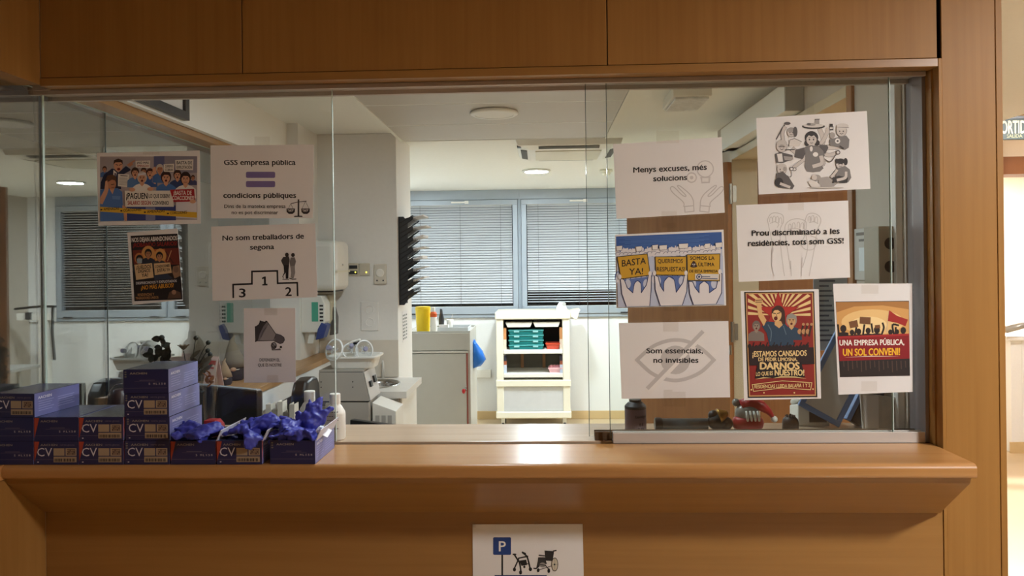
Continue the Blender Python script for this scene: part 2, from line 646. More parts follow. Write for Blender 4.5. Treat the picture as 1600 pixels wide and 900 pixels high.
# right side of the office: short wall with a wide doorway, corridor beyond it
XW = 1.055
Y0, Y1, ZD = 2.545, 4.045, 2.155
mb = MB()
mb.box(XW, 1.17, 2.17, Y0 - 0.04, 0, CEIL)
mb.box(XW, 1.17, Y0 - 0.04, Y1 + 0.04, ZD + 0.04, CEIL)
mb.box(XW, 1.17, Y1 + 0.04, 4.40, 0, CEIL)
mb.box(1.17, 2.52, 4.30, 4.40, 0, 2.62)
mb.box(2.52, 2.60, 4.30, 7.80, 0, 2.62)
struct(mb.build('wall_right', plaster('wall_paint_dimmed', (198, 188, 174))))  # paint darkened to stand in for weaker light on this wall
JAMB = mat('door_jamb', (206, 190, 160), 0.45, vary=0.04)
mb = MB()
mb.box(XW - 0.012, 1.182, Y1, Y1 + 0.04, 0, ZD + 0.04, JAMB)
mb.box(XW - 0.012, 1.182, Y0 - 0.04, Y0, 0, ZD + 0.04, W_DOOR)
mb.box(XW - 0.012, 1.182, Y0, Y1, ZD, ZD + 0.04, JAMB)
d1 = mb.build('door_1', JAMB, bevel=0.003)
struct(d1)
# leaf swung far open, hinged at the far jamb
ang = math.atan2(4.66 - Y1, 0.575 - 1.04)
mx = Matrix.Translation((1.035, Y1 - 0.01, 0)) @ Matrix.Rotation(ang, 4, 'Z')
mb = MB().box(0.006, 0.79, -0.02, 0.02, 0.01, ZD - 0.012, None, mx)
mb.build('door_leaf', W_DOOR, d1, bevel=0.002)
mb = MB()
for z in (0.28, 1.22, 1.97):
    mb.lathe([(0.011, z - 0.055), (0.011, z + 0.055)], 10, None, Matrix.Translation((1.034, Y1 - 0.008, 0)))
    mb.box(1.046, 1.066, Y1 - 0.005, Y1, z - 0.045, z + 0.045)
build_each(mb, 'hinge', mat('hinge_metal', (150, 144, 132), 0.35, 0.8), d1)
mb = MB()
p1 = at(1131, 234, 4.05)
mb.tube([(0.86, 4.16, ZD + 0.028), (0.93, 4.12, ZD + 0.034), (1.035, 4.0, ZD + 0.06)], 0.010, 8)
mb.box(1.0, 1.052, 3.91, 4.02, ZD + 0.045, ZD + 0.08)
mb.tube([(0.86, 4.16, ZD - 0.02), (0.86, 4.16, ZD + 0.032)], 0.010, 8)
mb.build('door_closer', BLACK_PL, d1)
mb = MB()
mb.box(1.03, 1.052, Y1 + 0.004, Y1 + 0.02, 1.09, 1.20, STEEL)
mb.tube([(1.02, Y1 - 0.02, 1.15), (1.02, Y1 - 0.02, 1.10)], 0.008, 8, STEEL)
mb.build('strike_plate', STEEL, d1)
struct(box('baseboard_right', (1.182, 2.515, 4.288, 4.30, 0, 0.09), SKIRT))
# corridor wall: brown veneered door seen through the doorway
mb = MB()
mb.box(1.245, 1.30, 4.255, 4.30, 0, 2.12, W_DOOR)
mb.box(2.16, 2.215, 4.255, 4.30, 0, 2.12, W_DOOR)
mb.box(1.245, 2.215, 4.255, 4.30, 2.12, 2.17, W_DOOR)
mb.box(1.30, 2.16, 4.275, 4.30, 0.005, 2.12, W_DOOR)
d2 = struct(mb.build('door_2', bevel=0.003))
mb = MB()
mb.tube([(2.08, 4.27, 1.02), (2.08, 4.21, 1.02), (1.97, 4.21, 1.02)], 0.009, 8)
mb.build('door_handle', STEEL, d2)

# hall beyond the post: beam, bright lobby, balustrade wall
mb = MB()
mb.box(2.60, 6.5, 5.40, 5.56, 2.325, 2.62, P_HALL)
mb.box(2.60, 6.5, 5.36, 5.58, 2.20, 2.325, mat('brown_beam', (128, 78, 40), 0.5))
struct(mb.build('wall_beam'))
struct(box('wall_far', (2.60, 6.5, 8.9, 9.0, 0, 2.62), P_WHITE))
struct(box('wall_hall_right', (6.4, 6.5, -2.2, 8.9, 0, 2.62), P_HALL))
mb = MB()
mb.box(3.86, 3.95, 6.22, 8.4, 0, 0.93)
mb.box(3.95, 6.4, 6.22, 6.34, 0, 0.93)
mb.box(3.80, 3.95, 6.17, 8.4, 0.93, 0.965)
mb.box(3.95, 6.4, 6.17, 6.39, 0.93, 0.965)
bw = struct(mb.build('wall_stair', P_WHITE, bevel=0.004))
struct(box('baseboard_stair', (3.842, 6.4, 6.202, 6.22, 0, 0.09), SKIRT))

# ================================================================== COUNTER
ctr = thing('reception_counter', 'long beech reception counter with a rounded front edge and sloping apron under the glass hatch', 'counter', (-0.165, 1.95, 0))
YE = 1.852             # front edge


def rounded(y0, y1, z0, z1, r=0.014, n=5):
    p = [(y1, z0), (y1, z1)]
    for i in range(n + 1):
        a = PI / 2 + PI / 2 * i / n
        p.append((y0 + r + r * math.cos(a), z1 - r + r * math.sin(a)))
    for i in range(n + 1):
        a = PI + PI / 2 * i / n
        p.append((y0 + r * 0.7 + r * 0.7 * math.cos(a), z0 + r * 0.7 + r * 0.7 * math.sin(a)))
    return p


OY, OX = -1.95, 0.165
mb = MB()
mb.prism([(y + OY, z) for y, z in rounded(YE, 2.068, ZT - 0.036, ZT)], 'x', XL + 0.001 + OX, 1.066 + OX)
mb.build('worktop', W_TOP, ctr, smooth=False)
mb = MB()
mb.box(-1.05 + OX, 0.148 + OX, 2.068 + OY, 2.098 + OY, ZT - 0.03, ZT - 0.010, GROOVE)
mb.build('pane_track', GROOVE, ctr)
mb = MB()
mb.box(-1.36 + OX, 1.054 + OX, 2.098 + OY, 2.330 + OY, ZT - 0.034, ZT + 0.001)
mb.build('inner_ledge', W_LEDGE, ctr, bevel=0.003)
mb = MB()
mb.prism([(1.868 + OY, ZT - 0.037), (2.015 + OY, ZT - 0.037), (2.019 + OY, 0.922), (2.012 + OY, 0.922), (1.872 + OY, ZT - 0.052)], 'x', XL + 0.001 + OX, 1.060 + OX)
mb.build('apron', W_HORI, ctr)

# ================================================================== LAMPS AND CEILING FIXTURES


def downlight(name, label, x, y, z, r, emit, col, group=None):
    t = thing(name, label, 'ceiling light', (x, y, z), 0, group)
    mb = MB()
    mb.lathe([(r, 0), (r + 0.012, -0.002), (r + 0.014, -0.010), (r + 0.004, -0.016), (r * 0.9, -0.016)], 40, caps=False)
    mb.build('lamp_ring', WHITE_PL, t, smooth=True)
    m = bpy.data.materials.new('lamp_glow_%d' % int(emit))
    m.use_nodes = True
    p = m.node_tree.nodes['Principled BSDF']
    p.inputs['Base Color'].default_value = (0.85, 0.85, 0.82, 1)
    p.inputs['Roughness'].default_value = 0.6
    if emit:
        p.inputs['Emission Color'].default_value = col + (1,)
        p.inputs['Emission Strength'].default_value = emit
    mb = MB()
    mb.lathe([(r * 0.89, -0.010), (r * 0.89, -0.0150)], 40)
    mb.build('lamp_diffuser', m, t)
    return t


l1 = on_z(838, 266, CEIL)
downlight('downlight', 'lit round downlight on the white ceiling in front of the blinds', l1.x, l1.y, CEIL, 0.105, LAMP_OFFICE, COOL)
downlight('downlight', 'lit office downlight seen only as a reflection in the side glass', 1.20, 6.31, CEIL, 0.105, LAMP_OFFICE, COOL)
downlight('downlight', 'lit round downlight deep in the office near its end wall', 2.2, 5.3, CEIL, 0.105, LAMP_OFFICE * 0.6, COOL)
downlight('downlight', 'unseen round downlight added behind the column to brighten the far wall', -1.34, 6.6, CEIL, 0.105, LAMP_OFFICE * 0.3, COOL)  # added lamp, kept out of view, brightens the wall beside the window
downlight('downlight', 'unseen fill downlight added in the metal panels directly behind the hatch', -0.2, 2.66, CEIL - 0.022, 0.105, LAMP_OFFICE * 0.46, COOL)  # added fill lamp hidden by the lintel, lifts the near office
l2 = on_z(772, 175, CEIL - 0.022)
downlight('downlight', 'unlit round white downlight set in the grey metal ceiling panels', l2.x, l2.y, CEIL - 0.022, 0.105, 0, COOL)
downlight('downlight', 'warm downlight on the hall ceiling above the end of the counter', 2.1, 0.65, 2.62, 0.13, LAMP_HALL, WARM)
downlight('downlight', 'unseen warm downlight added in the corridor as fill through the office doorway', 2.1, 3.25, 2.62, 0.13, LAMP_FAR, WARM)  # added lamp, shines through the doorway onto column and side wall
downlight('downlight', 'lobby downlight behind the brown beam', 4.6, 7.3, 2.62, 0.16, LAMP_FAR * 3.6, (1.0, 0.95, 0.88))
downlight('downlight', 'unseen warm downlight added near the exit sign to brighten the hall', 3.3, 4.2, 2.62, 0.13, LAMP_FAR * 1.3, WARM)  # added lamp, only there to lift the hall

# air conditioning cassette
ac = thing('air_conditioner', 'square white ceiling air conditioner with a cream grille and dark louvre slot', 'air conditioner', (0.185, 4.90, CEIL))
mb = MB()
a, b = 0.33, 0.245
mb.add([(-a, -a, -0.004), (a, -a, -0.004), (a, a, -0.004), (-a, a, -0.004),
        (-a + .01, -a + .01, -0.034), (a - .01, -a + .01, -0.034), (a - .01, a - .01, -0.034), (-a + .01, a - .01, -0.034),
        (-b, -b, -0.052), (b, -b, -0.052), (b, b, -0.052), (-b, b, -0.052), (-a, -a, 0), (a, -a, 0), (a, a, 0), (-a, a, 0)],
       [(12, 13, 14, 15), (12, 0, 1, 13), (13, 1, 2, 14), (14, 2, 3, 15), (15, 3, 0, 12), (0, 4, 5, 1), (1, 5, 6, 2), (2, 6, 7, 3), (3, 7, 4, 0),
        (4, 8, 9, 5), (5, 9, 10, 6), (6, 10, 11, 7), (7, 11, 8, 4), (8, 11, 10, 9)])
mb.build('cassette_frame', WHITE_PL, ac)
mb = MB()
for k in range(14):
    y = -0.19 + 0.38 * k / 13
    mb.box(-0.21, 0.21, y - 0.011, y + 0.011, -0.058, -0.0515)
mb.build('grille', CREAM_PL, ac)
mb = MB()
for rz in range(4):
    M4 = Matrix.Rotation(rz * PI / 2, 4, 'Z')
    mb.add([(-0.19, -0.305, -0.0425), (0.19, -0.305, -0.0425), (0.19, -0.265, -0.0505), (-0.19, -0.265, -0.0505),
            (-0.19, -0.305, -0.040), (0.19, -0.305, -0.040), (0.19, -0.265, -0.047), (-0.19, -0.265, -0.047)],
           [(0, 3, 2, 1), (4, 5, 6, 7), (0, 1, 5, 4), (1, 2, 6, 5), (2, 3, 7, 6), (3, 0, 4, 7)], None, M4)
build_each(mb, 'louvre', mat('louvre_slot', (70, 66, 56), 0.6), ac)
box('sensor_window', (-0.325, -0.300, -0.30, -0.25, -0.041, -0.03), BLACK_PL, ac)

# emergency light
el = thing('emergency_light', 'square ceiling emergency light with a frosted patterned cover above the grey sheet', 'emergency light', (0.675, 3.40, CEIL))
box('housing', (-0.085, 0.085, -0.14, 0.14, -0.045, 0), WHITE_PL, el, bevel=0.004)
m = mat('frosted_cover', (226, 230, 226), 0.3, vary=0.35, scale=46, bump=0.6)
box('cover', (-0.075, 0.075, -0.13, 0.13, -0.056, -0.044), m, el, bevel=0.004)

# smoke detector
s = on_z(947, 265, CEIL)
sd = thing('smoke_detector', 'small cream smoke detector on the ceiling beside the air conditioner', 'smoke detector', (s.x, s.y, CEIL))
MB().lathe([(0.052, 0), (0.055, -0.012), (0.05, -0.022)], 24).build('base_plate', CREAM_PL, sd, smooth=False)
MB().lathe([(0.036, -0.021), (0.038, -0.036), (0.026, -0.048)], 24).build('sensor_head', CREAM_PL, sd)

# dark framed board over the side glazing, only its corner in view
b1 = at(152, 152, 2.9)
fb = thing('picture_frame', 'dark framed board on the cream wall above the side glass', 'picture', (-1.357, 2.585, 2.165))
mb = MB()
mb.box(0, 0.022, -0.18, 0.18, 0, 0.03)
mb.box(0, 0.022, -0.18, 0.18, 0.17, 0.20)
mb.box(0, 0.022, -0.18, -0.15, 0.03, 0.17)
mb.box(0, 0.022, 0.15, 0.18, 0.03, 0.17)
mb.build('frame', DARK_PL, fb)
box('picture_sheet', (0, 0.010, -0.15, 0.15, 0.03, 0.17), PAPER, fb)

# long white trunking above the doorway
tk = thing('cable_trunking', 'white cable trunking box on the wall above the doorway', 'trunking', (1.0, 3.4, ZD + 0.045))
box('trunking_body', (-0.02, 0.054, -0.42, 0.62, 0, 0.115), mat('bright_white_plastic', (244, 243, 238), 0.4, vary=0.02), tk, bevel=0.002)
box('end_cap', (-0.021, 0.054, -0.432, -0.42, -0.001, 0.116), GREY_PL, tk, bevel=0.002)  # shading of the end face put into a grey cap


# ================================================================== PRINTED SHEETS
class Sheet:
    """Paper at depth Y; every mark is given in the pixels of a close view of it (zx, zy)."""

    def __init__(self, Y, zoom):
        self.Y, (self.x0, self.y0, self.s) = Y, zoom
        self.mb, self.tx, self.layer = MB(), MB(), 0

    def p(self, zx, zy, lift=None):
        q = at(self.x0 + zx / self.s, self.y0 + zy / self.s, self.Y)
        q.y -= 0.0006 + (self.layer if lift is None else lift) * 0.000012
        return q

    def poly(self, pts, col, target=None):
        self.layer += 1
        t = target or self.mb
        vs = [self.p(*q) for q in pts]
        # triangulate concave outlines
        from mathutils.geometry import tessellate_polygon
        tris = tessellate_polygon([[(q[0], q[1], 0) for q in pts]])
        t.add(vs, [tuple(x) for x in tris], ink(col))
        return self

    def rect(self, x0, y0, x1, y1, col):
        return self.poly([(x0, y0), (x1, y0), (x1, y1), (x0, y1)], col)

    def ell(self, cx, cy, rx, ry, col, n=18, rot=0.0, a0=0.0, a1=2 * PI):
        c, s = math.cos(rot), math.sin(rot)
        pts = []
        for k in range(n + (0 if a1 - a0 > 6.28 else 1)):
            a = a0 + (a1 - a0) * k / n
            u, v = rx * math.cos(a), ry * math.sin(a)
            pts.append((cx + u * c - v * s, cy + u * s + v * c))
        return self.poly(pts, col)

    def line(self, pts, w, col, closed=False):
        self.layer += 1
        if closed:
            pts = list(pts) + [pts[0]]
        for i in range(len(pts) - 1):
            (xa, ya), (xb, yb) = pts[i], pts[i + 1]
            d = math.hypot(xb - xa, yb - ya) or 1
            dx, dy = (xb - xa) / d, (yb - ya) / d
            e = w * 0.4
            nx, ny = -dy * w / 2, dx * w / 2
            q = [(xa - dx * e + nx, ya - dy * e + ny), (xb + dx * e + nx, yb + dy * e + ny), (xb + dx * e - nx, yb + dy * e - ny), (xa - dx * e - nx, ya - dy * e - ny)]
            self.mb.add([self.p(*k) for k in q], [(0, 1, 2, 3)], ink(col))
            self.layer += 0.2
        return self

    def curve(self, pts, w, col, n=6):
        """Smooth stroke through the points (Catmull-Rom)."""
        P = [pts[0]] + list(pts) + [pts[-1]]
        out = []
        for i in range(1, len(P) - 2):
            for k in range(n):
                t = k / n
                out.append(tuple(0.5 * (2 * P[i][j] + (P[i + 1][j] - P[i - 1][j]) * t + (2 * P[i - 1][j] - 5 * P[i][j] + 4 * P[i + 1][j] - P[i + 2][j]) * t * t
                                        + (3 * P[i][j] - P[i - 1][j] - 3 * P[i + 1][j] + P[i + 2][j]) * t ** 3) for j in (0, 1)))
        out.append(tuple(pts[-1]))
        return self.line(out, w, col)

    def text(self, s, x0, x1, y, h, col, bold=0.0, slope=0.0):
        """One line from x0 to x1 on the baseline y (at x0), capitals h high."""
        vs, fs, w = text_mesh(s, bold)
        self.layer += 1
        k = (x1 - x0) / w
        q = h / 0.73
        self.tx.add([self.p(x0 + vx * k, y - vy * q + vx * k * slope, self.layer + 1.2 * c) for vx, vy, c in vs], fs, ink(col))
        self.layer += 5
        return self

    def build(self, name, label, corners, group=None, bend=0.0, tapes=()):
        mb = MB()
        c = [self.p(*q, lift=0) for q in corners]       # tl, tr, br, bl
        n = 6
        front, back = [], []
        for j in range(n + 1):
            for i in range(n + 1):
                u, v = i / n, j / n
                q = c[0] * (1 - u) * (1 - v) + c[1] * u * (1 - v) + c[2] * u * v + c[3] * (1 - u) * v
                q = Vector(q)
                q.y = self.Y - 0.0005
                front.append(q)
                back.append(q + Vector((0, 0.0004, 0)))
        N = (n + 1) ** 2
        fs = []
        for j in range(n):
            for i in range(n):
                a = j * (n + 1) + i
                fs.append((a, a + n + 1, a + n + 2, a + 1))
                fs.append((N + a, N + a + 1, N + a + n + 2, N + a + n + 1))
        rim = [i for i in range(n)] + [i * (n + 1) + n for i in range(n)] + [n * (n + 1) + n - i for i in range(n)] + [(n - i) * (n + 1) for i in range(n)]
        for i in range(len(rim)):
            a, b = rim[i], rim[(i + 1) % len(rim)]
            fs.append((a, b, N + b, N + a))
        ctr_ = sum(front, Vector()) / len(front)
        ctr_.y = self.Y
        mb.add([v - ctr_ for v in front + back], fs)
        o = mb.build(name, PAPER, loc=ctr_)
        tag(o, label, 'poster', group)
        for m, nm in ((self.mb, 'print'), (self.tx, 'lettering')):
            if m.v:
                m.v = [v - ctr_ for v in m.v]
                m.build(nm, None, o, recalc=False)
        tb = MB()
        for (x, y, w, h) in tapes:
            q = [self.p(x, y, lift=0), self.p(x + w, y, lift=0), self.p(x + w, y + h, lift=0), self.p(x, y + h, lift=0)]
            vs = [v - ctr_ for v in q]
            vs = [Vector((v.x, -0.0014, v.z)) for v in vs] + [Vector((v.x, -0.0012, v.z)) for v in vs]
            m1 = MB().add(vs, [(0, 1, 2, 3), (7, 6, 5, 4), (0, 4, 5, 1), (1, 5, 6, 2), (2, 6, 7, 3), (3, 7, 4, 0)])
            m1.build('tape', TAPE, o)
        return o


def ink(c):
    return mat('ink_%d_%d_%d' % c, c, 0.7, vary=0.0)


BK = (22, 20, 22)


def bust(S, x, y, r, skin, hair, shirt, face=1, mouth=True, back=False):
    """Half figure: r is the head's half width; (x, y) the middle of the face."""
    S.poly([(x - 2.3 * r, y + 4.2 * r), (x - 2.2 * r, y + 2.2 * r), (x - 1.4 * r, y + 1.6 * r), (x - .5 * r, y + 1.3 * r), (x + .5 * r, y + 1.3 * r),
            (x + 1.4 * r, y + 1.6 * r), (x + 2.2 * r, y + 2.2 * r), (x + 2.3 * r, y + 4.2 * r)], shirt)
    S.ell(x, y - .15 * r, 1.18 * r, 1.45 * r, hair)
    S.poly([(x - .4 * r, y + .8 * r), (x + .4 * r, y + .8 * r), (x + .5 * r, y + 1.45 * r), (x, y + 2.0 * r), (x - .5 * r, y + 1.45 * r)], skin)
    if back:
        return
    S.ell(x, y + .1 * r, .88 * r, 1.12 * r, skin)
    S.poly([(x - .95 * r, y - .1 * r), (x - .8 * r, y - .95 * r), (x, y - 1.3 * r), (x + .8 * r, y - .95 * r), (x + .95 * r, y - .1 * r), (x + .5 * r, y - .62 * r), (x - .4 * r, y - .66 * r)], hair)
    for s in (-1, 1):
        S.line([(x + s * .55 * r, y - .28 * r), (x + s * .18 * r, y - .2 * r)], .12 * r, BK)
        S.ell(x + s * .36 * r, y, .14 * r, .1 * r, BK, 8)
    S.line([(x, y), (x + .08 * r, y + .35 * r)], .1 * r, tuple(int(k * .65) for k in skin))
    if mouth:
        S.ell(x, y + .66 * r, .27 * r, .26 * r, (90, 24, 22), 10)

SKIN, SKIN2, GREYHAIR, BROWN = (214, 160, 128), (190, 132, 100), (196, 190, 184), (62, 38, 28)
YL, YR = 2.0955, 2.0805

# ---- colour poster with the crowd behind a white banner
S = Sheet(YL, (140, 225, 6.668))
S.rect(110, 130, 1122, 790, (176, 166, 170))
S.poly([(670, 128), (780, 126), (780, 300), (670, 300)], (92, 98, 140))
S.poly([(780, 126), (1122, 128), (1122, 300), (780, 300)], (142, 138, 152))
S.poly([(110, 140), (480, 150), (470, 300), (110, 320)], (166, 158, 160))
bust(S, 158, 262, 20, SKIN2, BROWN, (70, 104, 160), mouth=False)
S.poly([(114, 470), (118, 400), (150, 320), (235, 255), (262, 262), (300, 300), (380, 230), (425, 260), (430, 275), (330, 330), (330, 470)], (36, 42, 70))
S.poly([(250, 268), (285, 300), (275, 340), (248, 325)], (230, 226, 222))
S.poly([(262, 300), (276, 305), (272, 380), (258, 372)], (60, 50, 80))
S.ell(300, 222, 46, 66, SKIN)
S.poly([(250, 215), (256, 170), (300, 152), (345, 170), (348, 215), (330, 190), (270, 192)], BROWN)
S.line([(275, 214), (297, 222)], 7, BK).line([(312, 222), (335, 212)], 7, BK).ell(305, 262, 17, 13, (110, 30, 28))
S.poly([(388, 218), (430, 190), (470, 165), (475, 180), (448, 196), (455, 215), (420, 240)], SKIN2)
S.poly([(298, 312), (415, 318), (402, 450), (296, 440)], (226, 222, 214))
S.line([(325, 330), (395, 334)], 7, BK)
for k in range(7):
    S.line([(312, 352 + 12 * k), (396, 356 + 12 * k)], 3, (120, 116, 118))
bust(S, 476, 300, 36, SKIN, BROWN, (84, 122, 172))
bust(S, 566, 285, 26, SKIN2, BROWN, (84, 122, 172), mouth=False)
bust(S, 632, 306, 34, SKIN, (70, 36, 28), (60, 96, 160))
S.poly([(660, 250), (690, 235), (705, 330), (690, 420), (655, 400)], SKIN)
bust(S, 735, 262, 34, SKIN2, GREYHAIR, (70, 110, 170), mouth=False)
bust(S, 918, 325, 36, SKIN, BROWN, (48, 66, 112))
bust(S, 1080, 352, 18, SKIN2, BROWN, (66, 70, 110))
bust(S, 550, 355, 44, SKIN, GREYHAIR, (232, 228, 222))
S.poly([(508, 312), (590, 300), (586, 318), (512, 330)], (214, 214, 222))
bust(S, 800, 352, 46, SKIN, (58, 32, 28), (66, 112, 176))
bust(S, 1003, 365, 48, SKIN, (48, 30, 28), (234, 228, 222), mouth=False)
S.line([(985, 400), (1020, 400)], 6, (130, 60, 50))
for x0, y0, x1, y1, tx in ((482, 172, 636, 250, (('¡NO MÁS', BK), ('AMENAZAS!', (160, 50, 46)))), (775, 206, 886, 294, (('QUEREMOS', BK), ('COBRAR', BK))), (896, 162, 1086, 274, (('BASTA DE', BK), ('EXPLOTACIÓN', BK)))):
    S.poly([(x0, y0 + 6), (x1, y0), (x1 - 4, y1), (x0 + 4, y1 - 4)], (228, 222, 214))
    h = (y1 - y0)
    for i, (q, c) in enumerate(tx):
        S.text(q, x0 + 16, x1 - 14, y0 + h * (0.44 + 0.42 * i), h * 0.27, c, 0.02)
S.poly([(116, 480), (180, 462), (300, 462), (345, 500), (352, 640), (362, 800), (116, 806)], (78, 116, 178))
S.poly([(205, 455), (270, 455), (245, 525)], SKIN)
S.ell(228, 395, 62, 76, BROWN).ell(238, 418, 44, 58, SKIN2)
S.poly([(176, 400), (190, 330), (250, 318), (285, 350), (282, 385), (240, 372), (205, 392)], (92, 58, 40))
S.poly([(170, 390), (190, 380), (205, 470), (190, 520), (140, 630), (116, 620), (116, 560), (160, 480)], SKIN)
S.line([(232, 425), (262, 420)], 6, BK).line([(236, 455), (262, 455)], 6, (120, 60, 52))
S.poly([(240, 540), (330, 545), (320, 580), (245, 575)], (104, 140, 196))
S.poly([(345, 640), (380, 650), (410, 800), (372, 802)], SKIN)
S.poly([(395, 640), (900, 640), (905, 795), (395, 800)], (52, 66, 128))
S.poly([(590, 660), (690, 660), (690, 800), (590, 800)], (128, 134, 172))
S.poly([(905, 600), (1120, 600), (1122, 780), (905, 770)], (214, 212, 220))
S.poly([(372, 488), (870, 486), (884, 655), (378, 655)], (232, 226, 216))
S.text('¡PAGUEN', 386, 610, 572, 60, BK, 0.03).text('LO QUE DEBEN!', 622, 842, 562, 40, BK, 0.02)
S.text('SALARIO SEGÚN', 402, 645, 634, 40, (168, 52, 40), 0.025).text('CONVENIO', 660, 832, 634, 38, BK, 0.02)
S.poly([(842, 478), (1095, 468), (1105, 600), (880, 606), (866, 560)], (168, 32, 42))
S.text('¡BASTA DE', 880, 1070, 532, 44, (240, 232, 226), 0.025).text('COACCIONES!', 866, 1094, 584, 42, (240, 232, 226), 0.025)
for x, y in ((640, 470), (450, 478), (1080, 600)):
    S.ell(x, y, 32, 20, SKIN)
S.poly([(114, 655), (1124, 712), (1124, 770), (116, 704)], (222, 178, 52))
for q, x0, x1 in (('AMENAZAS', 152, 315), ('COACCIONES', 360, 545), ('AMENAZAS', 605, 790), ('COACCIONES', 845, 1020)):
    S.text(q, x0, x1, 692 + (x0 - 114) * 0.0575, 27, BK, 0.02, -0.0575)
    S.ell(x0 - 22, 683 + (x0 - 114) * .0575, 12, 8, BK, 8)
S.build('protest_poster', 'colour poster of shouting nurses behind a white banner and yellow tape', [(75, 93), (1148, 68), (1158, 830), (92, 852)],
        'protest sheets taped to the glass', tapes=[(560, 10, 170, 100)])

# ---- small dark poster
S = Sheet(YL, (190, 350, 6.927))
S.poly([(98, 128), (605, 104), (662, 815), (140, 836)], (26, 20, 22))
S.poly([(112, 150), (600, 125), (608, 180), (118, 200)], (40, 34, 36))
S.text('NOS DEJAN ABANDONADOS', 110, 602, 196, 46, (232, 226, 220), 0.025, -0.046)
S.text('¡ROBANDO SALARIOS!', 125, 600, 252, 44, (150, 34, 26), 0.02, -0.046)
S.poly([(120, 285), (620, 258), (632, 440), (135, 440)], (112, 44, 30))
S.poly([(330, 275), (470, 268), (480, 420), (340, 430)], (176, 92, 50))
S.ell(290, 330, 75, 95, (206, 150, 84)).ell(420, 345, 66, 80, (206, 150, 84)).ell(192, 372, 50, 60, (190, 120, 70))
bust(S, 290, 320, 33, (172, 120, 84), BK, (40, 44, 58), mouth=False)
bust(S, 412, 350, 32, (176, 124, 88), BK, (60, 56, 58), mouth=False)
bust(S, 196, 385, 33, (150, 120, 104), BK, (38, 40, 50), mouth=False)
S.poly([(168, 375), (226, 375), (222, 425), (172, 425)], (150, 166, 176))
S.line([(480, 300), (560, 420)], 9, (60, 30, 26)).line([(540, 290), (500, 400)], 8, (200, 150, 110))
S.poly([(560, 460), (625, 445), (640, 560), (575, 590), (550, 520)], (150, 116, 88)).ell(592, 490, 30, 36, (120, 92, 74))
S.poly([(350, 560), (500, 540), (560, 590), (360, 610)], (44, 54, 74))
S.poly([(140, 442), (332, 424), (350, 580), (160, 606)], (216, 184, 140)).poly([(352, 428), (528, 416), (546, 528), (362, 554)], (216, 184, 140))
S.text('¡SUELDOS', 162, 322, 490, 38, BK, 0.025, -0.08).text('DIGNOS', 182, 312, 530, 36, BK, 0.025, -0.08).text('YA!', 218, 290, 575, 38, BK, 0.025, -0.08)
S.text('CONDICIONES', 366, 522, 476, 28, BK, 0.02, -0.09).text('JUSTAS YA', 384, 526, 520, 34, BK, 0.02, -0.09)
S.poly([(155, 632), (600, 600), (604, 628), (160, 660)], (60, 58, 66))
S.text('DESPRECIADOS Y EXPLOTADOS', 160, 600, 654, 26, (214, 212, 212), 0.02, -0.06)
S.text('¡NO MÁS ABUSOS!', 215, 566, 712, 44, (218, 152, 48), 0.025, -0.08)
S.text('RESIDENCIAS Y', 178, 356, 782, 28, (190, 140, 90), 0.015, -0.05).text('TRABAJADORES UNIDOS', 155, 402, 818, 26, (190, 140, 90), 0.015, -0.05)
S.poly([(520, 740), (570, 710), (640, 740), (650, 800), (500, 810)], (88, 64, 52)).ell(570, 738, 24, 26, (166, 128, 100))
S.build('protest_poster', 'small dark poster with two cardboard placards, under the crowd poster with the white banner', [(62, 92), (606, 48), (664, 820), (118, 876)],
        'protest sheets taped to the glass')

# ---- GSS empresa publica
S = Sheet(YL, (330, 215, 6.924))
S.text('GSS empresa pública', 138, 914, 296, 52, BK, 0.018)
PUR = (126, 112, 164)
for y in (370, 470):
    S.rect(392, y, 678, y + 66, PUR)
    for x in (392, 678):
        S.ell(x, y + 16, 15, 16, PUR, 12).ell(x, y + 50, 15, 16, PUR, 12)
    S.rect(377, y + 16, 693, y + 50, PUR)
S.text('condicions públiques', 132, 920, 652, 52, BK, 0.018)
S.text('Dins de la mateixa empresa', 142, 806, 762, 36, BK, 0.008).text('no es pot discriminar', 222, 726, 828, 34, BK, 0.008)
DG = (52, 46, 46)
S.rect(938, 668, 954, 848, DG).poly([(895, 858), (905, 846), (985, 846), (990, 858)], DG).line([(866, 714), (946, 696), (1030, 688)], 7, DG)
for cx, y in ((862, 715), (1022, 690)):
    S.line([(cx, y), (cx - 42, y + 88)], 3, DG).line([(cx, y), (cx + 42, y + 88)], 3, DG)
    S.poly([(cx - 46, 768), (cx + 46, 768), (cx + 44, 805), (cx + 20, 826), (cx - 20, 826), (cx - 44, 805)], DG)
    S.poly([(cx - 36, 776), (cx + 34, 776), (cx + 20, 800), (cx - 24, 800)], (190, 184, 180))
    S.line([(cx - 24, 792), (cx - 6, 770), (cx + 14, 795)], 6, DG)
S.build('protest_sheet', 'white sheet with a purple equals sign and a pair of scales', [(-8, 85), (1112, 76), (1102, 872), (0, 874)],
        'protest sheets taped to the glass', tapes=[(470, -10, 165, 90)])

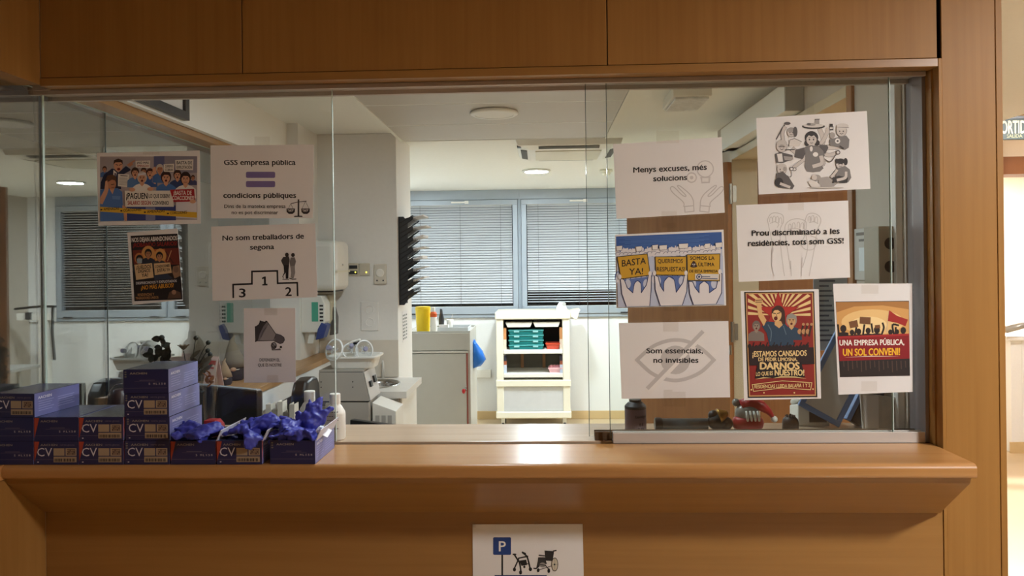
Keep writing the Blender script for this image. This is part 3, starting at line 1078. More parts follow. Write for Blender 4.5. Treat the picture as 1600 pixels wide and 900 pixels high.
# ---- No som treballadors de segona
S = Sheet(YL, (330, 345, 6.924))
S.text('No som treballadors de', 122, 1004, 214, 52, BK, 0.018, -0.025).text('segona', 420, 682, 312, 48, BK, 0.018, -0.025)
S.line([(240, 828), (238, 690), (442, 682), (442, 548), (716, 542), (720, 676), (932, 670), (936, 808)], 18, BK)
S.poly([(572, 604), (592, 602), (594, 682), (610, 682), (610, 698), (554, 700), (554, 685), (572, 684), (571, 626), (552, 632), (550, 616)], BK).text('3', 302, 374, 826, 92, BK, 0.02).text('2', 802, 872, 812, 92, BK, 0.02)
S.ell(820, 368, 20, 24, (48, 40, 38)).poly([(780, 392), (840, 385), (850, 420), (842, 490), (836, 560), (832, 625), (808, 628), (806, 560), (790, 500), (765, 450), (757, 430)], (58, 54, 56))
S.poly([(785, 480), (840, 478), (836, 625), (812, 628), (806, 560), (780, 600), (790, 630), (770, 605), (790, 560)], (30, 28, 30))
S.ell(886, 370, 20, 22, (50, 44, 42)).poly([(862, 398), (905, 395), (918, 440), (905, 490), (910, 560), (892, 622), (870, 622), (872, 560), (856, 490), (850, 440)], (122, 118, 116))
S.poly([(856, 488), (906, 488), (908, 560), (890, 618), (860, 612), (866, 560)], (150, 146, 144)).line([(850, 622), (880, 632), (918, 630)], 9, BK).line([(775, 632), (840, 636)], 8, (70, 66, 66))
S.build('protest_sheet', 'white sheet with a numbered winners podium and two standing figures', [(0, 62), (1128, 28), (1150, 826), (14, 868)],
        'protest sheets taped to the glass')

# ---- megaphone sheet
S = Sheet(YL, (370, 475, 6.927))
MG, MD = (150, 146, 146), (58, 54, 56)
S.poly([(205, 400), (200, 250), (240, 222), (255, 185), (300, 195), (330, 190), (425, 328), (400, 395)], MG)
S.poly([(205, 400), (200, 250), (240, 222), (255, 185), (300, 195), (330, 190), (290, 240), (250, 320), (230, 392)], MD)
S.poly([(330, 190), (348, 215), (250, 392), (230, 392), (250, 320), (290, 240)], (120, 116, 118))
S.line([(205, 400), (200, 250), (240, 222), (255, 185), (300, 195), (330, 190), (425, 328), (400, 395), (205, 400)], 7, (40, 36, 38))
S.curve([(262, 360), (285, 300), (315, 255)], 8, (86, 82, 84))
for x, y in ((206, 402), (203, 248), (256, 186), (318, 188)):
    S.ell(x, y, 9, 9, (36, 32, 34), 8)
S.poly([(428, 322), (480, 338), (512, 362), (518, 390), (500, 420), (470, 430), (405, 400)], (92, 88, 92))
S.line([(428, 322), (480, 338), (512, 362), (518, 390), (500, 420), (470, 430), (405, 400)], 6, (40, 36, 38))
S.ell(402, 450, 32, 38, (70, 66, 68)).ell(404, 440, 18, 20, MG).line([(380, 425), (425, 470)], 8, BK)
S.poly([(375, 470), (400, 490), (470, 480), (480, 500), (380, 502)], (110, 106, 106)).ell(478, 466, 13, 13, BK)
S.text('DEFENSEM EL', 248, 468, 620, 32, (58, 54, 54), 0.01).text('QUE ÉS NOSTRE', 230, 486, 676, 32, (58, 54, 54), 0.01)
S.build('protest_sheet', 'upright white sheet with a drawing of a hand holding a megaphone', [(76, 46), (634, 42), (640, 846), (78, 852)], 'protest sheets taped to the glass', tapes=[(300, 40, 140, 80), (330, 770, 120, 75)])

# ---- Menys excuses
S = Sheet(YR, (940, 90, 3.103))
LG = (204, 198, 195)
S.ell(502, 540, 42, 42, LG, 20).ell(502, 540, 37, 37, (236, 232, 228), 20)
S.poly([(478, 578), (528, 576), (524, 608), (484, 610)], LG).rect(488, 584, 518, 602, (232, 228, 224))
S.ell(436, 582, 26, 26, LG, 16).ell(436, 582, 20, 20, (236, 232, 228), 16).ell(436, 582, 9, 9, LG, 12)
for sx in (1, -1):
    f = lambda x, y: (462 + sx * (x - 462), y)
    S.curve([f(398, 722), f(395, 700), f(345, 655), f(334, 632), f(350, 628), f(392, 668), f(408, 668), f(370, 628), f(378, 622), f(425, 660), f(443, 690), f(446, 718)], 4.5, LG)
    S.line([f(402, 722), f(446, 718), f(448, 745), f(404, 750), f(402, 722)], 4.5, LG)
S.text('Menys excuses, més', 153, 510, 558, 25, BK, 0.018, -0.04).text('solucions', 250, 414, 600, 24, BK, 0.018, -0.04)
S.build('protest_sheet', 'white sheet reading Menys excuses with a pale drawing of hands and a light bulb', [(56, 420), (582, 386), (597, 752), (72, 782)],
        'protest sheets taped to the glass', tapes=[(265, 355, 110, 60), (290, 745, 75, 80)])

# ---- Basta ya
S = Sheet(YR, (955, 350, 6.426))
SKY, INKB, FIG = (54, 92, 160), (30, 44, 92), (226, 222, 224)
S.poly([(48, 126), (1108, 80), (1134, 808), (68, 836)], (186, 194, 216))
S.poly([(48, 126), (1108, 80), (1114, 250), (52, 285)], SKY)
for k in range(9):
    y = 135 + 13 * k
    S.line([(80 + 60 * (k % 3), y + 8), (420 + 40 * (k % 4), y - 6), (980 - 50 * (k % 3), y - 22)], 5, (76, 116, 180))
random.seed(3)
for k in range(26):
    x = 70 + 40 * k
    y = 270 - x * 0.03 + random.uniform(-8, 10)
    S.ell(x, y + 42, 30, 34, FIG, 10).ell(x, y, 17, 20, FIG, 12)
    if k % 3 != 1:
        S.line([(x - 18, y + 30), (x - 26, y - 22)], 11, FIG)
    if k % 2:
        S.line([(x + 18, y + 30), (x + 24, y - 18)], 11, FIG)
    S.curve([(x - 30, y + 40), (x - 15, y + 22), (x, y + 20), (x + 15, y + 22)], 4, INKB, 3)
for x, y, w in ((80, 245, 62), (278, 250, 62), (440, 235, 60), (520, 238, 80), (724, 222, 96), (965, 222, 58), (1078, 212, 70)):
    S.poly([(x - w / 2, y - 22), (x + w / 2, y - 28), (x + w / 2 - 4, y + 20), (x - w / 2 + 4, y + 26)], (232, 228, 222))
    S.line([(x - w / 2, y - 22), (x + w / 2, y - 28), (x + w / 2 - 4, y + 20), (x - w / 2 + 4, y + 26)], 3, INKB, True)
S.poly([(52, 330), (1118, 320), (1134, 808), (68, 836)], (190, 198, 220))
for x in range(70, 1110, 52):
    S.ell(x, 520 + (x * 7) % 50, 30, 40, (214, 214, 224), 10)
    S.curve([(x - 32, 560), (x - 26, 500), (x, 480), (x + 26, 500)], 7, (64, 86, 150), 3)
S.poly([(110, 560), (360, 530), (360, 640), (310, 700), (230, 700), (150, 660)], (96, 118, 176))
S.poly([(470, 520), (720, 520), (715, 640), (660, 690), (520, 680)], (96, 118, 176))
S.poly([(815, 575), (1085, 575), (1050, 650), (990, 700), (880, 690), (830, 640)], (96, 118, 176))
for cx, cy, hw in ((262, 640, 48), (592, 610, 62), (930, 640, 55)):
    S.ell(cx - hw * 2.0, cy - 40, 30, 46, (200, 204, 220), 12).ell(cx + hw * 1.8, cy - 40, 30, 46, (200, 204, 220), 12)
figs = (([(90, 540), (130, 560), (160, 640), (215, 690), (232, 600), (262, 570), (295, 598), (300, 690), (352, 610), (372, 510), (402, 515), (400, 640), (385, 820), (150, 828), (105, 700)], (262, 572)),
        ([(432, 510), (470, 530), (490, 620), (525, 675), (530, 580), (575, 530), (628, 560), (650, 685), (715, 590), (735, 500), (765, 500), (755, 680), (712, 812), (490, 818), (440, 660)], (578, 532)),
        ([(775, 575), (815, 580), (840, 640), (880, 690), (885, 610), (930, 575), (975, 610), (982, 690), (1050, 640), (1085, 480), (1108, 500), (1105, 690), (1052, 800), (822, 808), (785, 700)], (930, 577)))
for pts, top in figs:
    S.poly(pts, FIG)
    S.line(pts[:4], 8, INKB).line(pts[7:11], 8, INKB)
    S.line([pts[0], pts[-1], pts[-2]], 8, INKB).line(pts[-5:-3 + 1], 8, INKB)
    S.curve([pts[3], pts[4], pts[5], pts[6], pts[7]], 6, INKB)
YEL = (206, 160, 44)
boards = ([(58, 330), (360, 300), (390, 512), (98, 552)], [(440, 330), (752, 326), (752, 514), (448, 512)], [(758, 308), (1088, 300), (1084, 572), (766, 566)])
for b in boards:
    S.poly(b, YEL)
    S.line(b, 7, (40, 34, 30), True)
for x, y in ((84, 530), (388, 498), (432, 492), (748, 492), (1088, 478)):
    S.ell(x, y, 17, 26, FIG, 12)
S.text('BASTA', 105, 346, 428, 64, BK, 0.012, -0.12).text('YA!', 178, 318, 510, 62, BK, 0.012, -0.05)
S.text('QUEREMOS', 464, 716, 392, 40, BK, 0.008).text('RESPUESTAS!', 456, 738, 474, 42, BK, 0.008)
S.text('SOMOS LA', 788, 1034, 360, 36, BK, 0.01).text('ÚLTIMA', 872, 1032, 424, 36, BK, 0.01).text('DE ESTA EMPRESA', 782, 1066, 486, 26, BK, 0.01)
BR = (58, 34, 26)
S.ell(826, 422, 36, 15, BR).ell(826, 402, 27, 14, BR).ell(826, 386, 17, 12, BR).poly([(812, 382), (826, 368), (838, 384)], BR).ell(816, 404, 6, 6, (230, 226, 220), 8).ell(834, 404, 6, 6, (230, 226, 220), 8)
S.line([(818, 420), (834, 420)], 4, (230, 226, 220))
S.poly([(838, 500), (1078, 502), (1076, 560), (838, 560)], (216, 212, 206))
for r in (30, 21, 12):
    S.ell(880, 530, r, r, (40, 60, 110) if r != 21 else (216, 212, 206), 16)
S.line([(900, 512), (884, 546)], 5, (216, 212, 206)).line([(912, 528), (986, 528)], 7, (50, 66, 110)).line([(912, 546), (1060, 550)], 7, (50, 66, 110))
S.build('protest_poster', 'blue cartoon poster of white figures raising three yellow placards', [(38, 108), (1128, 56), (1154, 818), (52, 844)],
        'protest sheets taped to the glass', tapes=[(530, 815, 140, 60), (560, -10, 90, 85)])

# ---- Som essencials
S = Sheet(YR, (940, 340, 2.5))
GE = (198, 194, 192)
S.ell(288, 556, 58, 56, GE, 24)
S.curve([(138, 556), (190, 510), (240, 486), (290, 478), (340, 486), (392, 514), (438, 556)], 14, GE)
S.curve([(138, 556), (190, 604), (240, 628), (290, 636), (340, 626), (392, 600), (438, 556)], 14, GE)
S.line([(184, 678), (396, 452)], 26, (238, 234, 230)).line([(182, 664), (392, 448)], 15, GE)
S.text('Som essencials,', 174, 396, 530, 19, BK, 0.018).text('no invisibles', 202, 378, 567, 19, BK, 0.018)
S.build('protest_sheet', 'white sheet with a grey crossed-out eye behind the words no invisibles', [(67, 412), (495, 404), (502, 702), (78, 708)],
        'protest sheets taped to the glass', tapes=[(240, 400, 60, 45), (242, 672, 35, 66), (278, 680, 50, 58)])

# ---- drawing of a carer with many arms
S = Sheet(YR, (1170, 165, 6.205))
SK, HG, G1, G2, G3, LN = (206, 198, 192), (58, 54, 54), (128, 124, 122), (96, 92, 92), (166, 160, 156), (84, 78, 78)


def limb(pts, w, c):
    S.curve(pts, w + 5, LN)
    S.curve(pts, w, c)


def head(x, y, r, hair, bald=False):
    S.ell(x, y, r + 3, r * 1.1 + 3, LN)
    S.ell(x, y, r, r * 1.1, SK)
    S.ell(x, y - r * .55, r * .98, r * .62, hair, 16)
    S.ell(x - r * .35, y + r * .1, r * .12, r * .14, HG, 8).ell(x + r * .35, y + r * .1, r * .12, r * .14, HG, 8)
    S.curve([(x - r * .3, y + r * .5), (x, y + r * .62), (x + r * .3, y + r * .5)], r * .1, HG, 3)


limb([(700, 400), (720, 330), (690, 240)], 40, SK)
limb([(660, 395), (720, 340), (770, 235)], 34, SK)
limb([(690, 400), (780, 405), (890, 400)], 42, SK)
limb([(700, 460), (780, 480), (860, 455)], 34, SK)
limb([(560, 430), (490, 470), (430, 430)], 44, SK)
limb([(560, 500), (500, 550), (440, 595)], 30, SK)
limb([(690, 470), (715, 560), (640, 590)], 42, SK)
S.poly([(450, 430), (540, 405), (545, 470), (520, 520), (440, 500)], G2)
S.poly([(680, 380), (760, 385), (770, 410), (740, 470), (700, 450)], G2)
S.poly([(545, 405), (605, 390), (680, 395), (725, 440), (732, 490), (690, 500), (690, 560), (720, 610), (690, 640), (620, 648), (560, 640), (540, 600), (545, 500)], G1)
S.line([(545, 405), (605, 390), (680, 395), (725, 440), (732, 490), (690, 500), (690, 560), (720, 610)], 5, LN)
limb([(700, 500), (705, 560), (630, 588)], 36, SK)
S.ell(604, 420, 14, 26, (232, 228, 224)).ell(645, 474, 26, 22, (236, 232, 228))
S.ell(606, 310, 66, 62, HG).ell(562, 365, 26, 28, HG).ell(660, 362, 26, 28, HG)
S.ell(606, 330, 50, 56, SK)
S.poly([(556, 318), (560, 270), (606, 252), (652, 270), (656, 318), (630, 288), (606, 300), (580, 288)], HG)
for s in (-1, 1):
    S.ell(606 + s * 20, 330, 7, 9, HG, 10).line([(606 + s * 30, 312), (606 + s * 12, 310)], 4, HG)
S.curve([(594, 360), (606, 366), (620, 359)], 4, HG, 3)
# tray, bottle and food
S.ell(625, 202, 112, 26, HG).ell(625, 194, 100, 20, (214, 208, 202)).ell(600, 185, 46, 14, G3).ell(580, 180, 20, 10, G2).rect(640, 135, 682, 180, G3).line([(640, 135), (682, 133)], 8, G2)
S.rect(778, 200, 818, 240, G2).rect(782, 178, 812, 200, HG).rect(784, 212, 812, 226, (226, 222, 218)).ell(762, 232, 18, 20, SK)
# old people being helped
S.line([(265, 325), (320, 225), (345, 190)], 12, G2).ell(372, 174, 32, 14, G2)
limb([(330, 330), (325, 270), (345, 215)], 28, SK)
head(410, 260, 40, G3)
S.ell(448, 255, 22, 50, G2)
S.poly([(385, 330), (440, 320), (510, 350), (490, 390), (390, 395)], (220, 214, 208)).line([(385, 395), (395, 335), (440, 320), (512, 352)], 5, LN)
head(318, 395, 52, (200, 194, 188))
S.ell(318, 392, 24, 14, G3).line([(285, 398), (350, 398)], 5, LN)
S.poly([(250, 470), (300, 450), (420, 480), (430, 520), (330, 555), (262, 555)], G2).poly([(270, 470), (320, 465), (330, 545), (285, 545)], (226, 222, 218))
S.poly([(335, 490), (430, 500), (420, 530), (345, 530)], G3).line([(350, 430), (440, 425)], 8, HG)
head(318, 615, 46, (204, 198, 192))
S.ell(345, 615, 16, 22, G3)
S.poly([(262, 660), (330, 640), (390, 700), (440, 780), (420, 810), (280, 795), (262, 740)], G2).ell(290, 745, 42, 46, HG).line([(310, 760), (390, 790)], 26, SK)
S.ell(412, 615, 20, 20, LN).ell(412, 615, 13, 13, (230, 226, 222)).ell(442, 618, 18, 18, LN).ell(442, 618, 12, 12, (230, 226, 222))
S.curve([(410, 640), (412, 680), (390, 694), (370, 680)], 5, HG)
head(895, 245, 50, (210, 204, 198))
S.ell(905, 200, 60, 26, (214, 208, 202)).line([(845, 210), (965, 215)], 4, LN)
S.poly([(780, 330), (850, 310), (940, 290), (972, 330), (965, 410), (930, 430), (860, 400), (785, 388)], G1).ell(858, 345, 25, 25, (232, 228, 224)).ell(858, 345, 10, 10, G2)
S.ell(806, 290, 26, 30, G3).line([(880, 395), (912, 415)], 14, HG)
S.ell(862, 455, 22, 22, LN).ell(862, 455, 13, 13, (226, 222, 218)).curve([(735, 520), (790, 545), (840, 480)], 6, HG)
head(885, 565, 44, HG)
S.ell(935, 545, 20, 36, HG).ell(850, 540, 14, 26, HG)
S.poly([(850, 610), (930, 585), (975, 620), (990, 700), (960, 745), (860, 740), (840, 690)], G1).poly([(800, 700), (870, 680), (960, 700), (950, 750), (810, 750)], HG)
limb([(940, 650), (930, 700), (860, 722)], 26, SK)
limb([(850, 630), (820, 670), (800, 690)], 24, SK)
S.poly([(570, 740), (600, 715), (690, 765), (690, 790), (600, 785)], (222, 216, 210)).ell(650, 700, 46, 30, G3).ell(632, 698, 26, 26, SK)
S.poly([(690, 700), (760, 690), (810, 720), (800, 760), (870, 745), (820, 785), (700, 785), (670, 740)], G3)
S.ell(740, 795, 180, 8, (196, 190, 184))
S.build('protest_sheet', 'white sheet with a grey drawing of a carer with many arms among old people', [(72, 122), (1144, 52), (1178, 806), (96, 862)],
        'protest sheets taped to the glass', tapes=[(560, -30, 70, 105), (490, 845, 180, 50)])

# ---- Prou discriminacio
S = Sheet(YR, (1120, 200, 4.092))
FL = (206, 201, 197)
for pts in ([(355, 800), (358, 760), (330, 620), (325, 585), (345, 550), (380, 543), (420, 558), (425, 600), (405, 650), (408, 760), (425, 900), (432, 945)],
            [(470, 900), (440, 700), (436, 630), (460, 595), (510, 580), (560, 592), (572, 620), (560, 690), (545, 720)],
            [(548, 890), (580, 760), (560, 640), (575, 560), (615, 545), (655, 565), (664, 600), (640, 660), (625, 760), (598, 900), (590, 945)]):
    S.curve(pts, 4.5, FL)
for x, y in ((345, 575), (365, 570), (385, 572), (405, 580), (465, 620), (490, 612), (520, 608), (545, 612), (590, 572), (612, 566), (634, 574)):
    S.curve([(x - 8, y + 25), (x - 6, y), (x + 4, y - 6), (x + 10, y + 10), (x + 8, y + 32)], 3.5, FL, 3)
S.curve([(340, 610), (370, 600), (395, 615), (385, 635)], 4, FL).curve([(455, 650), (500, 640), (540, 655)], 4, FL).curve([(590, 605), (620, 600), (645, 612)], 4, FL)
S.line([(355, 760), (350, 880), (365, 945)], 4, FL).line([(470, 850), (475, 945)], 4, FL).line([(545, 830), (540, 945)], 4, FL)
S.curve([(600, 690), (640, 710), (620, 770), (580, 780), (545, 760), (545, 720)], 4, FL)
S.text('Prou discriminació a les', 222, 784, 690, 34, BK, 0.018, -0.025).text('residències, tots som GSS!', 198, 810, 756, 34, BK, 0.018, -0.03)
S.build('protest_sheet', 'white sheet about discrimination with pale outlines of raised fists', [(124, 494), (840, 464), (852, 956), (140, 984)],
        'protest sheets taped to the glass', tapes=[(455, 465, 100, 60)])

# ---- red revolutionary style poster
S = Sheet(YR, (1150, 440, 4.74))
CR, RD, NV = (232, 202, 140), (140, 36, 28), (44, 66, 88)
S.poly([(60, 76), (578, 72), (602, 856), (86, 862)], (30, 22, 22))
S.poly([(70, 84), (570, 80), (592, 846), (96, 852)], (196, 150, 96))
S.poly([(78, 92), (562, 88), (584, 836), (104, 842)], RD)
S.poly([(78, 92), (562, 88), (572, 480), (92, 490)], RD)
c0 = (300, 250)
for k in range(17):
    a = PI + PI * (k + .1) / 16.5
    a2 = a + 0.095
    q = []
    for t in (a, a2):
        dx, dy = math.cos(t), math.sin(t)
        r = min((232 / abs(dx)) if abs(dx) > 1e-3 else 1e9, (158 / abs(dy)) if abs(dy) > 1e-3 else 1e9)
        q.append((c0[0] + 20 + dx * r, c0[1] + dy * r))
    S.poly([(c0[0] + 20, c0[1]), q[0], q[1]], CR)
pts = []
for k in range(10):
    r = 160 if k % 2 == 0 else 62
    a = -PI / 2 + PI * k / 5
    pts.append((312 + r * math.cos(a), 236 + r * math.sin(a)))
S.poly(pts, (176, 44, 34))
S.line(pts, 3, (120, 30, 26), True)
bust(S, 150, 330, 26, (150, 132, 116), (112, 100, 92), (124, 112, 104))
bust(S, 410, 290, 34, (206, 162, 112), (150, 140, 128), NV)
S.poly([(372, 272), (380, 246), (412, 238), (445, 250), (448, 274)], (150, 146, 136))
for x in (470, 500, 530):
    S.ell(x, 350 + (x % 3) * 10, 16, 20, (186, 140, 96), 10).line([(x + 10, 400), (x + 26, 320)], 14, BROWN).ell(x + 28, 316, 11, 11, (186, 140, 96), 8)
S.poly([(190, 330), (230, 295), (290, 300), (360, 310), (410, 360), (430, 470), (250, 480), (226, 380)], NV)
S.curve([(236, 320), (260, 370), (255, 440)], 7, (92, 112, 128)).curve([(350, 330), (370, 390)], 6, (92, 112, 128))
S.poly([(150, 160), (185, 150), (192, 230), (225, 285), (205, 330), (165, 260)], (222, 176, 118))
S.ell(168, 148, 30, 27, (222, 176, 118)).line([(145, 140), (192, 136)], 5, BROWN).line([(145, 152), (188, 152)], 5, BROWN)
S.ell(312, 240, 50, 64, BROWN).poly([(330, 200), (362, 250), (366, 315), (340, 310)], BROWN)
S.poly([(285, 295), (330, 290), (345, 320), (318, 345), (285, 320)], (214, 168, 112)).ell(300, 245, 36, 50, (228, 184, 126))
S.poly([(262, 240), (266, 202), (310, 182), (345, 205), (340, 235), (310, 210), (285, 212)], BROWN)
S.line([(272, 232), (292, 236)], 6, BK).line([(304, 236), (326, 230)], 6, BK).ell(293, 272, 14, 15, (96, 22, 20)).line([(298, 244), (302, 258)], 4, BROWN)
for k in range(18):
    S.ell(100 + 25 * k, 478 + (k * 13) % 17, 14, 18, (38, 26, 26), 9)
    if k % 2:
        S.line([(100 + 25 * k, 480), (108 + 25 * k, 452)], 8, (38, 26, 26))
S.poly([(94, 490), (574, 486), (580, 610), (98, 620)], (42, 24, 24))
S.text('¡ESTAMOS CANSADOS', 120, 522, 556, 40, CR, 0.035, -0.02).text('DE PEDIR LIMOSNA.', 164, 454, 588, 26, CR, 0.03)
S.poly([(160, 598), (480, 592), (510, 706), (140, 716)], (34, 22, 22))
S.text('DARNOS', 174, 470, 648, 50, CR, 0.05).text('LO QUE ES', 146, 272, 698, 28, CR, 0.03, -0.06).text('NUESTRO!', 284, 504, 694, 42, CR, 0.045)
S.poly([(270, 716), (330, 700), (440, 702), (520, 718), (430, 710), (330, 710)], CR).poly([(140, 722), (200, 708), (262, 712), (200, 716)], CR)
S.line([(118, 762), (340, 734), (560, 748), (550, 800), (340, 786), (128, 812), (118, 762)], 5, CR)
S.text('RESIDENCIAS LLEIDA BALAFIA 1 Y 2', 134, 546, 790, 26, CR, 0.025, -0.025)
for x, y in ((112, 800), (568, 795), (205, 822), (430, 822)):
    S.ell(x, y, 6, 6, CR, 8)
S.build('protest_poster', 'red and cream poster of a shouting nurse with a raised fist before a star', [(34, 70), (612, 56), (630, 866), (60, 878)],
        'protest sheets taped to the glass')

# ---- una empresa publica
S = Sheet(YR, (1290, 430, 4.5))
S.poly([(70, 186), (586, 180), (592, 706), (100, 716)], (34, 22, 18))
S.poly([(72, 190), (584, 184), (586, 440), (84, 444)], (214, 160, 92))
S.ell(330, 330, 220, 90, (236, 196, 130), 28).ell(300, 350, 130, 60, (246, 216, 156), 24)
S.poly([(72, 190), (584, 184), (584, 240), (400, 212), (200, 220), (74, 262)], (176, 122, 64))
SIL = (40, 26, 22)
random.seed(5)
for x, y, r in ((124, 376, 22), (185, 402, 16), (232, 396, 18), (298, 390, 18), (360, 384, 22), (455, 400, 16), (500, 398, 16), (545, 388, 20)):
    S.ell(x, y, r, r * 1.2, SIL, 14)
    S.poly([(x - r * 1.8, 450), (x - r * 1.6, y + r * 1.3), (x, y + r), (x + r * 1.6, y + r * 1.3), (x + r * 1.8, 450)], SIL)
for pts in ([(92, 420), (86, 350)], [(262, 420), (272, 350)], [(330, 400), (322, 344)], [(392, 420), (408, 370), (400, 338)], [(205, 420), (215, 370)], [(480, 420), (470, 350), (510, 352)], [(490, 420), (492, 370)]):
    S.curve(pts, 13, SIL, 4)
for q in ([(162, 328), (220, 314), (230, 362), (172, 372)], [(240, 292), (316, 296), (314, 346), (238, 340)], [(345, 352), (380, 348), (384, 372), (348, 374)]):
    S.poly(q, (120, 78, 44))
S.line([(428, 400), (446, 250)], 6, (220, 190, 150)).poly([(446, 246), (500, 285), (578, 312), (560, 358), (500, 335), (436, 322)], (164, 36, 30))
S.poly([(82, 432), (588, 412), (590, 586), (96, 604)], (138, 18, 26)).poly([(84, 430), (588, 410), (588, 424), (84, 444)], (168, 40, 40))
S.text('UNA EMPRESA PÚBLICA,', 96, 552, 494, 38, (242, 236, 226), 0.03, -0.012).text('UN SOL CONVENI!', 120, 522, 566, 48, (244, 188, 44), 0.035, -0.015)
S.poly([(130, 578), (320, 566), (520, 570), (320, 572)], (236, 220, 200)).poly([(96, 604), (590, 586), (592, 706), (100, 716)], (40, 30, 28))
for k in range(15):
    x = 125 + 31 * k
    S.line([(x, 604), (x + 3, 640 + (k * 29) % 40)], 7, (78, 58, 50))
S.build('protest_poster', 'white bordered poster of a sunset crowd with a red banner and yellow words', [(52, 60), (608, 58), (612, 820), (90, 840)],
        'protest sheets taped to the glass', tapes=[(250, 70, 120, 60), (250, 745, 110, 70)])

# ---- parking sign on the counter front
S = Sheet(YF - 0.001, (700, 800, 6.667))
S.poly([(480, 262), (648, 262), (656, 270), (656, 438), (648, 446), (480, 446), (470, 438), (470, 270)], (30, 62, 128))
S.text('P', 530, 602, 408, 104, (236, 234, 230), 0.01)
S.rect(556, 446, 574, 668, BK).rect(486, 656, 1028, 760, (44, 56, 110))
S.curve([(690, 440), (715, 480), (745, 530), (760, 620)], 16, BK).curve([(735, 490), (690, 590)], 14, BK).ell(692, 598, 16, 20, BK).ell(756, 628, 16, 22, BK)
S.curve([(780, 425), (820, 460), (840, 520), (856, 590)], 16, BK).ell(858, 595, 17, 20, BK).ell(795, 570, 12, 14, BK)
S.line([(680, 440), (705, 440)], 16, BK).line([(775, 418), (805, 432)], 16, BK).line([(735, 480), (830, 460)], 14, BK).poly([(745, 505), (815, 495), (825, 550), (765, 560)], BK).line([(720, 500), (835, 540)], 8, BK)
S.poly([(1005, 400), (1105, 408), (1090, 510), (1015, 505)], (36, 34, 36)).line([(1100, 405), (1125, 400)], 14, BK).line([(950, 450), (1005, 455)], 14, (70, 66, 66))
S.poly([(940, 470), (1010, 470), (1030, 540), (970, 545), (920, 580), (935, 510)], (50, 48, 48))
S.ell(1112, 545, 36, 72, BK, 24).ell(1112, 545, 30, 64, (206, 196, 176), 24).line([(1112, 480), (1112, 610)], 3, (120, 112, 104)).line([(1082, 545), (1142, 545)], 3, (120, 112, 104)).ell(1110, 545, 8, 10, BK)
S.curve([(950, 560), (920, 585), (895, 585)], 12, BK).ell(940, 605, 14, 20, BK).ell(1050, 610, 14, 24, BK).line([(1000, 540), (1055, 600)], 10, BK).line([(950, 600), (1080, 560)], 8, (90, 86, 84)).ell(985, 550, 34, 26, (150, 146, 140)).line([(955, 545), (1020, 555)], 8, BK)
S.poly([(490, 680), (1020, 680), (1020, 690), (490, 690)], (44, 56, 110))
S.build('parking_sign', 'white laminated parking sign with a rollator and a wheelchair on the counter front', [(256, 128), (1402, 124), (1420, 960), (262, 960)], tapes=[(230, 100, 60, 60), (900, 90, 60, 40)])

# ================================================================== GLOVE BOXES
BOX_BLUE = mat('glove_box_card', (38, 41, 84), 0.30, vary=0.04)
BOX_TOP_SHEEN = mat('glove_box_top_sheen', (70, 74, 110), 0.22, vary=0.05)  # reflected light on the lid put into its grey-blue
BOX_SIDE_LIT = mat('glove_box_side_lit', (116, 120, 178), 0.35, vary=0.06)  # office light on the long side put into a paler blue
BW, BD, BH = 0.1175, 0.17, 0.0605
ORANGE, BEIGE, PALE = (166, 64, 42), (164, 144, 120), (206, 202, 214)


def panel_text(mb, s, x0, x1, z, h, col, bold=0.0, y=-0.0005, side=False):
    vs, fs, w = text_mesh(s, bold, 2)
    k, q = (x1 - x0) / w, h / 0.73
    if side:
        mb.add([(BW / 2 + 0.0005 + 0.00002 * c, x0 + vx * k, z + vy * q) for vx, vy, c in vs], fs, ink(col))
    else:
        mb.add([(x0 + vx * k, y - 0.00002 * c, z + vy * q) for vx, vy, c in vs], fs, ink(col))


def quad(mb, x0, x1, z0, z1, col, y=-0.0003, skew=0.0):
    mb.add([(x0, y, z0), (x1 - skew, y, z0), (x1, y, z1), (x0, y, z1)], [(0, 1, 2, 3)], ink(col))


